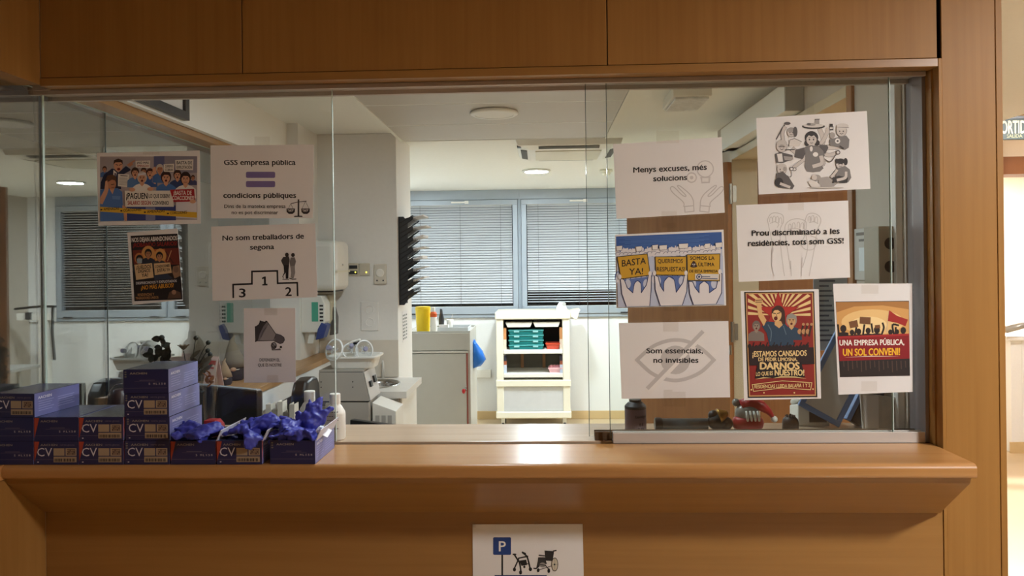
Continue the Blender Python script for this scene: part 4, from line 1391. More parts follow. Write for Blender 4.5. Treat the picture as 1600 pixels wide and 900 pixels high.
def glove_box(kind, opened=False, accent=True):
    t = thing('glove_box', 'x', 'box', (0, 0, 0), 0, 'boxes of disposable gloves on the counter')
    w = BW / 2
    mb = MB()
    th = 0.0012
    if opened:
        mb.box(-w, w, 0, BD, 0, th, BOX_BLUE)
        mb.box(-w, w, 0, th, th, BH, BOX_BLUE)
        mb.box(-w, w, BD - th, BD, th, BH, BOX_BLUE)
        mb.box(-w, -w + th, th, BD - th, th, BH, BOX_BLUE)
        mb.box(w - th, w, th, BD - th, th, BH, BOX_SIDE_LIT)
        mb.box(-w + th, -w + 0.016, th, BD - th, BH - th, BH, BOX_TOP_SHEEN)
        mb.box(w - 0.016, w - th, th, BD - th, BH - th, BH, BOX_TOP_SHEEN)
        mb.box(-w + 0.016, w - 0.016, BD - 0.03, BD - th, BH - th, BH, BOX_TOP_SHEEN)
        mb.box(-w + 0.016, w - 0.016, th, 0.012, BH - th, BH, BOX_TOP_SHEEN)
    else:
        vs = [(x, y, z) for x in (-w, w) for y in (0, BD) for z in (0, BH)]
        mb.add(vs, [(0, 1, 3, 2), (0, 4, 5, 1), (2, 3, 7, 6), (0, 2, 6, 4)], BOX_BLUE)
        mb.add(vs, [(1, 5, 7, 3)], BOX_TOP_SHEEN)
        mb.add(vs, [(4, 6, 7, 5)], BOX_SIDE_LIT)
        bm_seam = 0.0006
        mb.box(-w + 0.006, w - 0.006, 0.004, BD - 0.004, BH, BH + bm_seam, BOX_TOP_SHEEN)
    mb.build('carton', None, t)
    pr, tx = MB(), MB()
    if accent:
        pr.add([(-w + 0.0005, -0.0003, BH - 0.001), (-w + 0.014, -0.0003, BH - 0.001), (-w + 0.007, -0.0003, BH * 0.52), (-w + 0.0005, -0.0003, BH * 0.12)], [(3, 2, 1, 0)], ink(ORANGE))
    else:
        for k in range(3):
            pr.add([(-w + 0.006 + 0.003 * math.cos(a), -0.0003, BH * .9 - k * 0.006 + 0.002 * math.sin(a)) for a in [i * PI / 4 for i in range(8)]], [list(range(8))], ink((120, 116, 110)))
    panel_text(tx, 'AACHEN', -w + 0.017, -w + 0.062, BH * 0.80, 0.0052, (150, 140, 134), 0.02)
    quad(pr, -w + 0.003, w - 0.004, BH * 0.215, BH * 0.225, (120, 112, 128))
    if kind == 'cv':
        panel_text(tx, 'CV', -w + 0.008, -w + 0.048, BH * 0.36, 0.0215, PALE, 0.0)
        panel_text(tx, 'nitrile gloves', w - 0.048, w - 0.010, BH * 0.81, 0.004, (120, 112, 128))
        quad(pr, w - 0.066, w - 0.037, BH * 0.38, BH * 0.70, BEIGE)
        quad(pr, w - 0.034, w - 0.005, BH * 0.38, BH * 0.70, BEIGE)
        quad(pr, w - 0.030, w - 0.008, BH * 0.42, BH * 0.66, (94, 74, 66), -0.0005)
        for i in range(6):
            for j in range(3):
                if (i * 5 + j * 3) % 4:
                    quad(pr, w - 0.0295 + 0.0034 * i, w - 0.0270 + 0.0034 * i, BH * (0.435 + 0.073 * j), BH * (0.485 + 0.073 * j), (150, 126, 104), -0.0006)
        quad(pr, w - 0.066, w - 0.005, BH * 0.10, BH * 0.34, BEIGE)
        x = w - 0.063
        k = 0
        while x < w - 0.010:
            q = (0.0012, 0.0026, 0.0018, 0.0036)[k % 4]
            quad(pr, x, x + q, BH * 0.13, BH * 0.26, (60, 48, 46), -0.0005)
            x += q + (0.0014, 0.001, 0.002)[k % 3]
            k += 1
        quad(pr, -w + 0.008, -w + 0.012, BH * 0.09, BH * 0.13, PALE)
    else:
        quad(pr, -w + 0.042, -w + 0.082, BH * 0.54, BH * 0.56, (110, 102, 120))
        quad(pr, -w + 0.030, w - 0.022, BH * 0.49, BH * 0.505, (96, 88, 110))
        for i, x in enumerate((0.066, 0.078, 0.085, 0.092, 0.099, 0.106)):
            panel_text(tx, 'SMLX58'[i], -w + x, -w + x + 0.0042, BH * 0.36, 0.0048, (188, 180, 186), 0.02)
    # long side
    panel_text(tx, 'AACHEN', 0.012, 0.062, BH * 0.74, 0.007, (226, 226, 240), 0.03, side=True)
    sp = []
    for i in range(5):
        z = BH * (0.62 - 0.1 * i)
        for a, b in ((0.014, 0.070 - 0.006 * (i % 3)), (0.085, 0.150 - 0.008 * (i % 2))):
            pr.add([(w + 0.0003, a, z), (w + 0.0003, b, z), (w + 0.0003, b, z + 0.0018), (w + 0.0003, a, z + 0.0018)], [(0, 1, 2, 3)], ink((160, 164, 214)))
    if accent:
        pr.add([(w + 0.0003, 0.001, BH), (w + 0.0003, 0.010, BH), (w + 0.0003, 0.006, BH * .4), (w + 0.0003, 0.001, BH * .1)], [(0, 1, 2, 3)], ink((188, 110, 120)))
    pr.build('print', None, t, recalc=False)
    tx.build('lettering', None, t, recalc=False)
    if opened:
        fl = MB().box(-0.002, 0.0, 0.004, BD - 0.004, 0.0, 0.030)
        f = fl.build('flap', mat('card_inside', (206, 206, 220), 0.5), t)
        f.location = (w + 0.0022, 0, BH - 0.002)
        f.rotation_euler = (0, math.radians(24), 0)
    return t


proto = {(k, o, a): None for k in ('cv', 'plain') for o in (False, True) for a in (False, True)}
spots = [
    # kind, open, accent, x-middle, front y, level, turn, label
    ('plain', False, True, -1.382, 1.862, 0, 0.0, 'blue glove box at the start of the bottom row, cut off by the picture edge'),
    ('cv', False, True, -1.262, 1.862, 0, 0.0, 'blue CV glove box second in the bottom row, on the counter edge'),
    ('cv', False, True, -1.143, 1.862, 0, 0.0, 'blue CV glove box third in the bottom row, with an orange corner'),
    ('cv', False, False, -1.022, 1.862, 0, 0.0, 'blue CV glove box carrying the tall stack of three boxes'),
    ('plain', True, True, -0.901, 1.862, 0, 0.0, 'opened blue glove box beside the tall stack, gloves hanging over it'),
    ('cv', True, True, -0.780, 1.862, 0, 0.0, 'opened blue CV glove box with gloves and a bent top panel'),
    ('plain', True, False, -0.642, 1.864, 0, -0.01, 'opened blue glove box at the end of the row with its flap folded out'),
    ('plain', False, True, -1.382, 1.863, 1, 0.0, 'blue glove box in the second layer, cut off by the picture edge'),
    ('plain', False, True, -1.262, 1.863, 1, 0.0, 'blue glove box without CV in the second layer, half covered by the box above'),
    ('cv', False, True, -1.143, 1.863, 1, 0.0, 'blue CV glove box in the second layer with a bare shiny top'),
    ('cv', False, False, -1.020, 1.863, 1, -0.03, 'blue CV glove box low in the tall stack, second up from the counter'),
    ('cv', False, False, -1.377, 1.865, 2, -0.06, 'blue CV glove box on top of the lower stack, cut off by the picture edge'),
    ('cv', False, False, -1.022, 1.863, 2, 0.0, 'blue CV glove box high in the tall stack, just under the topmost box'),
    ('plain', False, False, -1.022, 1.861, 3, 0.02, 'blue glove box without CV, topmost of the tall stack'),
]
for kind, op, ac_, x, y, lv, rz, lab in spots:
    key = (kind, op, ac_)
    if proto[key] is None:
        o = proto[key] = glove_box(*key)
    else:
        o = copy_tree(proto[key])
    o.location = (x, y, ZT + 0.0003 + lv * (BH + 0.0010))
    o.rotation_euler = (0, 0, rz)
    o['label'] = lab

# crumpled nitrile gloves
NIT = mat('blue_nitrile', (56, 62, 166), 0.45, vary=0.12, scale=40, bump=0.25)


def glove(name, label, loc, rot, seed, size=1.0, squash=1.0):
    rnd = random.Random(seed)
    mb = MB()
    # flattened hand: palm, cuff and five fingers, then ruffled
    mb.tube([(0, -0.062, 0), (0, -0.04, 0), (0, -0.015, 0), (0, 0.012, 0), (0, 0.026, 0)], [0.030, 0.027, 0.030, 0.034, 0.026], 14)
    for k, (a, l) in enumerate(((-0.42, 0.05), (-0.16, 0.066), (0.06, 0.070), (0.3, 0.060))):
        x0 = -0.024 + 0.016 * k
        pts, q, d = [], Vector((x0, 0.018, 0)), Vector((math.sin(a), math.cos(a), 0))
        bend = rnd.uniform(-1.4, 1.4)
        for i in range(7):
            pts.append(q.copy())
            q += d * l / 6
            d = (Matrix.Rotation(bend / 6, 3, 'X') @ Matrix.Rotation(rnd.uniform(-.3, .3), 3, 'Z') @ d).normalized()
        mb.tube(pts, [0.011, 0.0105, 0.010, 0.0098, 0.0095, 0.008, 0.003], 8)
    pts, q, d = [], Vector((-0.024, -0.02, 0)), Vector((-0.8, 0.6, 0.1)).normalized()
    for i in range(6):
        pts.append(q.copy())
        q += d * 0.010
        d = (Matrix.Rotation(rnd.uniform(-.2, .5), 3, 'Z') @ d).normalized()
    mb.tube(pts, [0.014, 0.012, 0.011, 0.010, 0.009, 0.004], 8)
    from mathutils import noise
    off = Vector((rnd.uniform(0, 50), rnd.uniform(0, 50), 0))
    for i, v in enumerate(mb.v):
        w = Vector((v.x, v.y, v.z * 0.42 * squash))
        n = noise.noise_vector(v * 38 + off) * 0.010 + noise.noise_vector(v * 95 + off) * 0.005
        n2 = noise.noise_vector(v * 14 + off) * 0.014
        w += n + Vector((n2.x * .6, n2.y * .6, n2.z * 1.5))
        # drape: ends sink
        w.z -= 2.6 * (w.x * w.x + w.y * w.y) * 0.9
        mb.v[i] = w * size
    o = mb.build(name, NIT, smooth=True, loc=loc, rot=rot)
    m = o.modifiers.new('weld', 'REMESH')
    m.mode = 'VOXEL'
    m.voxel_size = 0.0034
    m.use_smooth_shade = True
    tex = bpy.data.textures.new('wrinkles', 'CLOUDS')
    tex.noise_scale = 0.016
    tex.noise_depth = 2
    dm = o.modifiers.new('crumple', 'DISPLACE')
    dm.texture = tex
    dm.texture_coords = 'GLOBAL'
    dm.strength = 0.013
    dm.mid_level = 0.5
    sm = o.modifiers.new('soften', 'SMOOTH')
    sm.iterations = 1
    tag(o, label, 'glove', 'blue nitrile gloves spilling from the opened boxes')
    return o


gz = ZT + BH
glove('nitrile_glove', 'crumpled blue glove hanging out beside the tall stack', (-0.925, 1.905, gz + 0.020), (0.1, 0.1, 1.2), 11)
glove('nitrile_glove', 'crumpled blue glove lying between the first two opened boxes', (-0.868, 1.89, gz + 0.024), (-0.1, 0.2, -0.4), 12, 0.95)
glove('nitrile_glove', 'crumpled blue glove in the middle of the opened CV box', (-0.770, 1.905, gz + 0.024), (0.2, -0.1, 0.5), 13)
glove('nitrile_glove', 'crumpled blue glove bridging the last two opened boxes', (-0.725, 1.925, gz + 0.034), (0.0, 0.15, -1.0), 14, 0.86)
glove('nitrile_glove', 'crumpled blue glove heaped on the last opened box', (-0.665, 1.92, gz + 0.030), (0.15, 0.0, 0.2), 15, 0.9, 1.3)
glove('nitrile_glove', 'blue glove standing up with one finger raised over the last opened box', (-0.612, 1.925, gz + 0.040), (1.15, 0.35, -0.15), 16, 0.78, 1.2)
glove('nitrile_glove', 'crumpled blue glove lying low at the front of the last opened box', (-0.645, 1.885, gz + 0.018), (0.0, 0.0, 1.5), 17, 0.9)
pn = thing('card_panel', 'torn out pale cardboard panel lying on the opened CV glove box', 'cardboard', (-0.815, 1.925, gz + 0.0105))
o = MB().box(-0.035, 0.035, -0.05, 0.045, 0, 0.001).build('panel', mat('card_inside', (206, 206, 220), 0.5), pn)
o.rotation_euler = (0.06, -0.16, -0.35)
o = MB().add([(-0.035, -0.05, 0.0012), (0.0, -0.05, 0.0012), (-0.035, 0.02, 0.0012)], [(0, 1, 2)]).build('print', ink((178, 60, 58)), pn)
o.rotation_euler = (0.06, -0.16, -0.35)
pn = thing('card_panel', 'white tongue of tissue sticking out of the last opened glove box', 'cardboard', (-0.592, 1.93, gz + 0.014))
o = MB().box(-0.03, 0.03, -0.02, 0.02, 0, 0.001).build('panel', mat('card_white', (226, 228, 236), 0.5), pn)
o.rotation_euler = (0.3, 0.45, 0.1)

# ================================================================== ON THE INNER LEDGE, BEHIND THE GLASS
LZ = ZT + 0.0012


for i, (px, lab) in enumerate(((484, 'plain white plastic bottle behind the hatch glass, partly hidden by a raised glove'), (521, 'white plastic bottle with printed lines, at the edge of the glass pane'))):
    q = on_z(px, 688 if i else 684, LZ)
    t = thing('plastic_bottle', lab, 'bottle', (q.x, 2.135 if i else 2.15, LZ), 0.2 * i, 'white bottles on the ledge')
    r = 0.0300
    h = 0.100 if i else 0.106
    MB().lathe([(r * .93, 0), (r, 0.004), (r, h * .72), (r * .96, h * .80), (r * .62, h * .97), (r * .52, h), (r * .50, h + 0.004)], 32).build('bottle_body', WHITE_PL, t, smooth=True)
    MB().lathe([(r * .53, h + 0.003), (r * .53, h + 0.030), (r * .49, h + 0.032)], 28).build('cap', WHITE_PL, t)
    if i:
        mb = MB()
        for k in range(6):
            z = 0.082 - 0.012 * k
            for j in range(3 if k % 2 else 5):
                a = -PI / 2 - 0.75 + 0.24 * j
                b = a + 0.16
                mb.add([(r * 1.006 * math.cos(a), r * 1.006 * math.sin(a), z), (r * 1.006 * math.cos(b), r * 1.006 * math.sin(b), z),
                        (r * 1.006 * math.cos(b), r * 1.006 * math.sin(b), z + 0.0022), (r * 1.006 * math.cos(a), r * 1.006 * math.sin(a), z + 0.0022)], [(0, 1, 2, 3)], ink((90, 86, 90)))
        mb.build('print', None, t, recalc=False)

# office chair at the desk, backrest edge-on
q = at(478, 640, 3.14)
t = thing('office_chair', 'black office chair with its backrest edge-on behind the white bottles', 'chair', (q.x, 3.14, 0))
mb = MB()
mb.prism([(-0.115, 0.70), (0.10, 0.70), (0.115, 0.92), (0.10, 1.08), (0.07, 1.118), (0.0, 1.126), (-0.07, 1.118), (-0.105, 1.07)], 'x', -0.032, 0.034)
mb.build('backrest', BLACK_PL, t, bevel=0.016, seg=3)
MB().box(0.03, 0.40, -0.20, 0.20, 0.43, 0.50).build('seat', BLACK_PL, t, bevel=0.02, seg=3)
MB().tube(bez((-0.01, 0, 0.80), (-0.03, 0, 0.44), (0.16, 0, 0.42), 10), 0.018, 8).build('back_bar', BLACK_PL, t)
MB().tube([(0.2, 0, 0.10), (0.2, 0, 0.425)], 0.025, 12).build('gas_column', DARK_PL, t)
for k in range(5):
    a = 2 * PI * k / 5 + 0.3
    e = Vector((0.2 + 0.26 * math.cos(a), 0.26 * math.sin(a), 0.065))
    lg = MB().tube([(0.2, 0, 0.11), e], [0.024, 0.015], 8).build('base_leg', DARK_PL, t)
    MB().lathe([(0.02, -0.02), (0.027, -0.016), (0.027, 0.016), (0.02, 0.02)], 14, None, Matrix.Translation((e.x, e.y, 0.0275)) @ Matrix.Rotation(PI / 2, 4, 'X')).build('caster', BLACK_PL, lg)

# can, cylinder, ornaments on the right-hand ledge
q = on_z(992, 672, LZ)
t = thing('spray_can', 'dark can with a mauve label standing on the ledge under the crossed-out eye sheet', 'can', (q.x, 2.215, LZ))
MB().lathe([(0.030, 0), (0.032, 0.003), (0.032, 0.070)], 32).build('can_body', mat('mauve_label', (112, 92, 104), 0.4, vary=0.08), t, smooth=False)
MB().lathe([(0.032, 0.070), (0.0325, 0.073), (0.0315, 0.078), (0.022, 0.088), (0.018, 0.090), (0.018, 0.0965)], 32).build('shoulder', DARK_PL, t)
mb = MB()
for s_, a0, a1, z, h in (('Gavidigel', -1.75, -0.55, 0.046, 0.0075), ('8.8', -1.35, -0.95, 0.022, 0.009), ('Pt 500', -1.5, -0.85, 0.012, 0.0055)):
    vs, fs, w = text_mesh(s_, 0.02, 2)
    mb.add([((0.0323 + 0.00003 * c) * math.cos(a0 + (a1 - a0) * x / w), (0.0323 + 0.00003 * c) * math.sin(a0 + (a1 - a0) * x / w), z + y * h / 0.73) for x, y, c in vs], fs, ink((40, 36, 48)))
mb.build('lettering', None, t, recalc=False)
q0, q1 = on_z(1022, 672, LZ), on_z(1104, 672, LZ)
t = thing('flashlight', 'dark grey cylindrical torch lying on its side on the ledge', 'torch', ((q0.x + q1.x) / 2, 2.22, LZ + 0.0205))
L = (q1.x - q0.x) / 2
M4 = Matrix.Rotation(PI / 2, 4, 'Y')
MB().lathe([(0.0175, -L * .75), (0.0175, L)], 28, None, M4).build('barrel', mat('gunmetal', (86, 92, 96), 0.28, 0.6), t, smooth=False)
MB().lathe([(0.0175, -L), (0.0200, -L + .003), (0.0200, -L * .78), (0.0180, -L * .72)], 28, None, M4).build('end_cap', BLACK_PL, t)
# dark and gold ornament
q = on_z(1122, 672, LZ)
t = thing('bell_ornament', 'dark lumpy ornament with a golden bell on top, between the torch and the red ornament', 'ornament', (q.x, 2.225, LZ))
mb = MB()
mb.ball((0, 0, 0.027), 0.034, 0.026, 0.027)
mb.ball((-0.014, 0, 0.045), 0.017, 0.015, 0.016)
mb.ball((0.018, -0.004, 0.022), 0.024, 0.02, 0.021)
mb.build('base', BLACK_PL, t, smooth=True)
MB().lathe([(0.022, 0), (0.020, 0.006), (0.014, 0.018), (0.010, 0.026), (0.004, 0.030)], 24, None, Matrix.Translation((-0.002, -0.012, 0.046)) @ Matrix.Rotation(1.25, 4, 'Y')).build('bell', mat('old_gold', (170, 128, 64), 0.3, 0.8), t, smooth=True)
# christmas ornament: glass dome head, red suit, drooping hat
q = on_z(1168, 672, LZ)
t = thing('christmas_ornament', 'red christmas ornament with a grey round head, white gloves and a drooping red hat', 'ornament', (q.x, 2.225, LZ))
RED = mat('ornament_red', (168, 30, 32), 0.4)
MB().lathe([(0.036, 0.004), (0.044, 0.010), (0.047, 0.024), (0.043, 0.036), (0.036, 0.042)], 28, sy=.7).build('suit', RED, t, smooth=True)
MB().lathe([(0.040, 0), (0.042, 0.003), (0.040, 0.0065)], 28, sy=.7).build('fur_hem', WHITE_PL, t)
MB().ball((-0.002, 0, 0.052), 0.036, 0.028, 0.030).build('head', mat('ornament_grey', (150, 144, 134), 0.25, vary=0.15), t, smooth=True)
mb = MB()
for k in range(4):
    mb.tube([(-0.008 + 0.0112 * k, -0.0275, 0.034), (-0.010 + 0.0112 * k, -0.0325, 0.047), (-0.012 + 0.0108 * k, -0.0285, 0.064)], [0.0036, 0.0044, 0.0026], 8)
mb.build('glove_fingers', WHITE_PL, t, smooth=True)
mb = MB()
mb.tube([(-0.02, 0.002, 0.072), (0.010, 0.002, 0.080), (0.042, 0.0, 0.073), (0.062, -0.002, 0.056), (0.074, -0.002, 0.040)], [0.020, 0.021, 0.016, 0.010, 0.005], 14)
mb.build('hat', RED, t, smooth=True)
MB().ball((0.077, -0.003, 0.034), 0.0098).build('pompom', mat('pompom_white', (236, 232, 226), 0.9, bump=0.5), t, smooth=True)
MB().ball((-0.032, 0.008, 0.082), 0.012).build('hat_brim_knot', mat('ornament_grey', (150, 144, 134)), t, smooth=True)
q = on_z(1233, 672, LZ)
t = thing('dome_ornament', 'small dark brown dome standing alone beside the blue framed board', 'ornament', (q.x, 2.215, LZ))
MB().lathe([(0.0235, 0), (0.0235, 0.026), (0.021, 0.036), (0.014, 0.0435), (0.006, 0.0465)], 24).build('dome', mat('dark_brown', (52, 38, 30), 0.5), t, smooth=True)
mb = MB()
for k in range(9):
    a = 2 * PI * k / 9
    mb.ball((0.012 * math.cos(a), 0.012 * math.sin(a), 0.045), 0.003, seg=8, rings=6)
mb.ball((0, 0, 0.048), 0.004, seg=8, rings=6)
mb.build('crest', mat('dark_brown', (52, 38, 30)), t, smooth=True)

# framed board leaning against the right wall, blue edges
t = thing('leaning_board', 'grey clipboard with wide blue edges leaning on its corner behind the glass', 'board', (0.893, 2.255, LZ))
pc = [(1268, 651), (1316, 498), (1386, 520), (1352, 678)]
M4 = Matrix.Rotation(math.radians(30), 4, 'Y')
BLUE = mat('blue_edge', (110, 142, 194), 0.45)
mb = MB()
W_, H_, e = 0.135, 0.27, 0.016
zs = 0.0
off = Matrix.Translation((0.0, 0, 0.001)) @ Matrix.Rotation(-0.16, 4, 'X') @ M4 @ Matrix.Translation((-W_, 0, 0))
mb.box(0, W_, 0, 0.012, 0, e, None, off).box(0, W_, 0, 0.012, H_ - e, H_, None, off)
mb.box(0, e, 0, 0.012, e, H_ - e, None, off).box(W_ - e, W_, 0, 0.012, e, H_ - e, None, off)
fo = mb.build('frame', BLUE, t, bevel=0.002)
MB().box(e, W_ - e, 0.003, 0.010, e, H_ - e, None, off).build('sheet', mat('grey_sheet', (216, 210, 202), 0.6), t)
t2 = t
t = thing('ring_folder', 'black ring folder with a blue edge leaning beside the clipboard', 'folder', (0.962, 2.262, LZ))
off = Matrix.Translation((0, 0, 0.001)) @ Matrix.Rotation(-0.16, 4, 'X') @ M4 @ Matrix.Translation((-0.034, 0, 0))
MB().box(0, 0.034, 0, 0.03, 0, 0.27, None, off).build('spine', DARK_PL, t, bevel=0.003)
mb = MB().box(-0.014, -0.0005, 0.002, 0.03, 0, 0.265, None, off)
mb.build('cover', BLUE, t, bevel=0.002)
mb = MB()
for k in range(4):
    mb.tube([(0.008, -0.003, 0.20 + 0.010 * k), (0.026, -0.003, 0.20 + 0.010 * k)], 0.002, 6, None, off)
mb.build('ring', STEEL, t)
# hanging plastic sleeve with papers at the jamb
mbp = mat('crumpled_sleeve', (196, 192, 184), 0.3, vary=0.25, scale=40, bump=0.6)
t = thing('plastic_sleeve', 'creased plastic sleeve with papers standing beside the window jamb', 'sleeve', (0.985, 2.20, LZ))
MB().prism([(-0.045, 0.0), (0.050, 0.0), (0.052, 0.10), (-0.052, 0.115)], 'y', 0, 0.006).build('sleeve', mbp, t)
MB().prism([(-0.040, 0.004), (0.0, 0.004), (0.0, 0.105), (-0.046, 0.108)], 'y', -0.002, -0.0005).build('paper', PAPER, t)
t = thing('folder', 'dark blue hanging folder with a pale strip, by the window jamb', 'folder', (1.035, 2.30, LZ))
MB().box(-0.022, 0.014, 0, 0.10, 0, 0.215).build('cover', mat('navy_card', (44, 54, 72), 0.5), t, bevel=0.002)
MB().box(-0.023, 0.012, -0.003, -0.0005, 0.195, 0.235).build('tab', BLUE, t)
MB().box(-0.020, 0.012, -0.004, -0.0005, 0.07, 0.085).build('label_strip', PAPER, t)
t = thing('desk_telephone', 'white desk telephone behind the blue edged clipboard', 'telephone', (0.825, 2.315, LZ))
MB().prism([(-0.035, 0), (0.045, 0), (0.045, 0.050), (-0.035, 0.068)], 'x', -0.045, 0.05).build('phone_body', WHITE_PL, t, bevel=0.004)
MB().tube([(-0.03, -0.034, 0.074), (-0.03, -0.02, 0.082), (-0.03, 0.025, 0.070), (-0.03, 0.042, 0.058)], [0.013, 0.009, 0.009, 0.013], 12).build('handset', WHITE_PL, t, smooth=True)
MB().box(-0.012, 0.04, -0.0365, -0.0352, 0.012, 0.05).build('display', DARK_PL, t)
# transparent pocket with printed sheets hanging on the wall behind the posters
t = thing('wall_pocket', 'clear pocket holding a printed list, hanging behind the sunset poster', 'sleeve', (0.93, 2.42, 1.31))
MB().box(-0.048, 0.06, 0, 0.003, 0, 0.27).build('sleeve', mat('pale_blue_sleeve', (190, 200, 208), 0.25), t)
mb = MB()
for k in range(14):
    mb.box(-0.03, 0.02 - 0.01 * (k % 3), -0.0008, -0.0001, 0.03 + 0.016 * k, 0.036 + 0.016 * k)
mb.build('print', ink((90, 100, 116)), t)

# wall box with a notice and two round openings
t = thing('notice_panel', 'pale wall panel with a small display between the doorway and the two-holed box', 'panel', (XW, 2.41, 1.62))
MB().box(-0.006, -0.0005, -0.10, 0.105, -0.085, 0.085).build('plate', mat('panel_pale', (196, 192, 184), 0.45), t, bevel=0.002)
mb = MB()
mb.box(-0.0066, -0.0060, -0.07, 0.08, 0.062, 0.072).box(-0.0066, -0.0060, -0.05, 0.06, 0.042, 0.050)
mb.build('print', ink((120, 116, 112)), t)
MB().box(-0.009, -0.0061, -0.045, 0.055, -0.055, 0.022).build('display', mat('pale_screen', (222, 228, 230), 0.3), t, bevel=0.001)
t = thing('wall_box', 'beige wall box with two dark round holes beside the pale display panel', 'box', (XW, 2.25, 1.615))
MB().box(-0.064, -0.0005, -0.05, 0.05, -0.085, 0.085).build('case', mat('box_beige', (176, 166, 148), 0.5), t, bevel=0.003)
for z in (-0.034, 0.034):
    MB().lathe([(0.0001, 0.0), (0.0175, 0.0), (0.0175, 0.002)], 24, None, Matrix.Translation((-0.030, -0.0502, z)) @ Matrix.Rotation(PI / 2, 4, 'X')).build('hole', BLACK_PL, t)

# white wall duct close to the window
struct(box('trim_8', (1.034, XW, 2.185, 2.225, ZT, CEIL), mat('duct_white', (222, 218, 210), 0.5), bevel=0.003))

# ================================================================== LEFT CORNER AND SIDE SILL
# red stapler-like box and the big monitor seen from behind
q = at(330, 655, 2.22)
t = thing('red_holder', 'red plastic holder with cut corners in front of the black monitor', 'holder', (q.x, 2.24, LZ))
MB().prism([(-0.024, 0), (0.028, 0), (0.024, 0.022), (0.012, 0.036), (-0.024, 0.036)], 'y', -0.02, 0.02).build('holder_body', mat('deep_red', (150, 28, 36), 0.4), t, bevel=0.002)
a, b = at(306, 598, 2.52), at(403, 615, 2.395)
zt = (a.z + b.z) / 2
dx, dy = b.x - a.x, b.y - a.y
t = thing('monitor', 'black computer monitor seen from behind, half hidden by the tall glove box stack', 'monitor', (b.x, b.y, 0.742), math.atan2(dy, dx))
Lm = 0.385
HM = zt - 0.742
mb = MB()
mb.box(-Lm, 0, -0.006, 0.020, HM - 0.33, HM)
mb.build('back_shell', BLACK_PL, t, bevel=0.004)
MB().box(-Lm + .004, -0.004, 0.0202, 0.024, HM - 0.326, HM - 0.003).build('bezel', mat('monitor_edge', (120, 126, 134), 0.25, 0.4), t)
MB().box(-Lm + .002, -0.002, -0.004, 0.016, HM + 0.0003, HM + 0.004).build('top_edge', mat('monitor_edge_pale', (176, 184, 194), 0.25, 0.3), t)
MB().box(-Lm / 2 - 0.03, -Lm / 2 + 0.03, -0.006, 0.012, 0.012, HM - 0.30).build('neck', BLACK_PL, t)
MB().box(-Lm / 2 - 0.12, -Lm / 2 + 0.12, -0.05, 0.12, 0, 0.013).build('foot', BLACK_PL, t, bevel=0.004)
# second screen only just rising over the ledge
a, b = at(556, 657, 2.60), at(668, 661, 2.44)
t = thing('monitor', 'black screen whose top edge just shows over the ledge in the open hatch', 'monitor', (b.x + 0.06, b.y - 0.03, 0.742), math.atan2(b.y - a.y, b.x - a.x))
HM = a.z - 0.742
MB().box(-0.42, 0, -0.004, 0.02, HM - 0.27, HM).build('back_shell', BLACK_PL, t, bevel=0.003)
MB().box(-0.24, -0.18, 0, 0.014, 0.01, HM - 0.25).build('neck', BLACK_PL, t)
MB().box(-0.31, -0.11, -0.05, 0.09, 0, 0.012).build('foot', BLACK_PL, t, bevel=0.003)
# desk they stand on
t = thing('desk', 'white office desk below the hatch ledge', 'desk', (-0.2, 2.70, 0))
MB().box(-1.14, 0.95, -0.34, 0.16, 0.715, 0.741).build('desk_top', mat('desk_laminate', (206, 200, 188), 0.4), t, bevel=0.003)
for x in (-1.10, 0.88):
    MB().box(x, x + 0.04, -0.30, 0.12, 0, 0.7145).build('leg', GREY_PL, t)
# pot added behind the glass on the extreme left, standing in for a reflection
t = thing('reflection_pot', 'dark brown round pot with a wire handle, added behind the glove boxes in place of a dark reflection', 'pot', (-1.352, 2.30, LZ))
MB().lathe([(0.018, 0), (0.028, 0.02), (0.033, 0.06), (0.030, 0.095), (0.018, 0.118), (0.012, 0.122)], 24).build('pot_body', mat('pot_brown', (52, 32, 28), 0.4), t, smooth=True)
MB().tube(bez((-0.036, 0, 0.10), (-0.02, 0, 0.15), (0.03, 0, 0.134)), 0.0012, 6).build('handle', STEEL, t)
# potted artificial plants
LEAF = mat('dark_leaf', (34, 38, 30), 0.6, vary=0.2)
DRY = mat('dried_flower', (128, 112, 92), 0.7, vary=0.2)


def leaf_shape(mb, base, d, up, l, w, m=None):
    d = Vector(d).normalized()
    s = d.cross(Vector(up)).normalized()
    n = s.cross(d).normalized()
    vs, fs = [], []
    prof = [(0, .08), (.25, .8), (.5, 1), (.75, .75), (1, .04)]
    base = Vector(base)
    for t, k in prof:
        c = base + d * l * t + n * (-l * 0.25 * t * t)
        for sgn in (-1, 0, 1):
            vs.append(c + s * sgn * w * k / 2 + n * (0.12 * w * abs(sgn)))
    nb = len(vs)
    vs += [v - n * 0.0006 for v in vs]
    for i in range(4):
        for j in range(2):
            a = i * 3 + j
            fs.append((a, a + 1, a + 4, a + 3))
            fs.append((nb + a, nb + a + 3, nb + a + 4, nb + a + 1))
    mb.add(vs, fs, m)


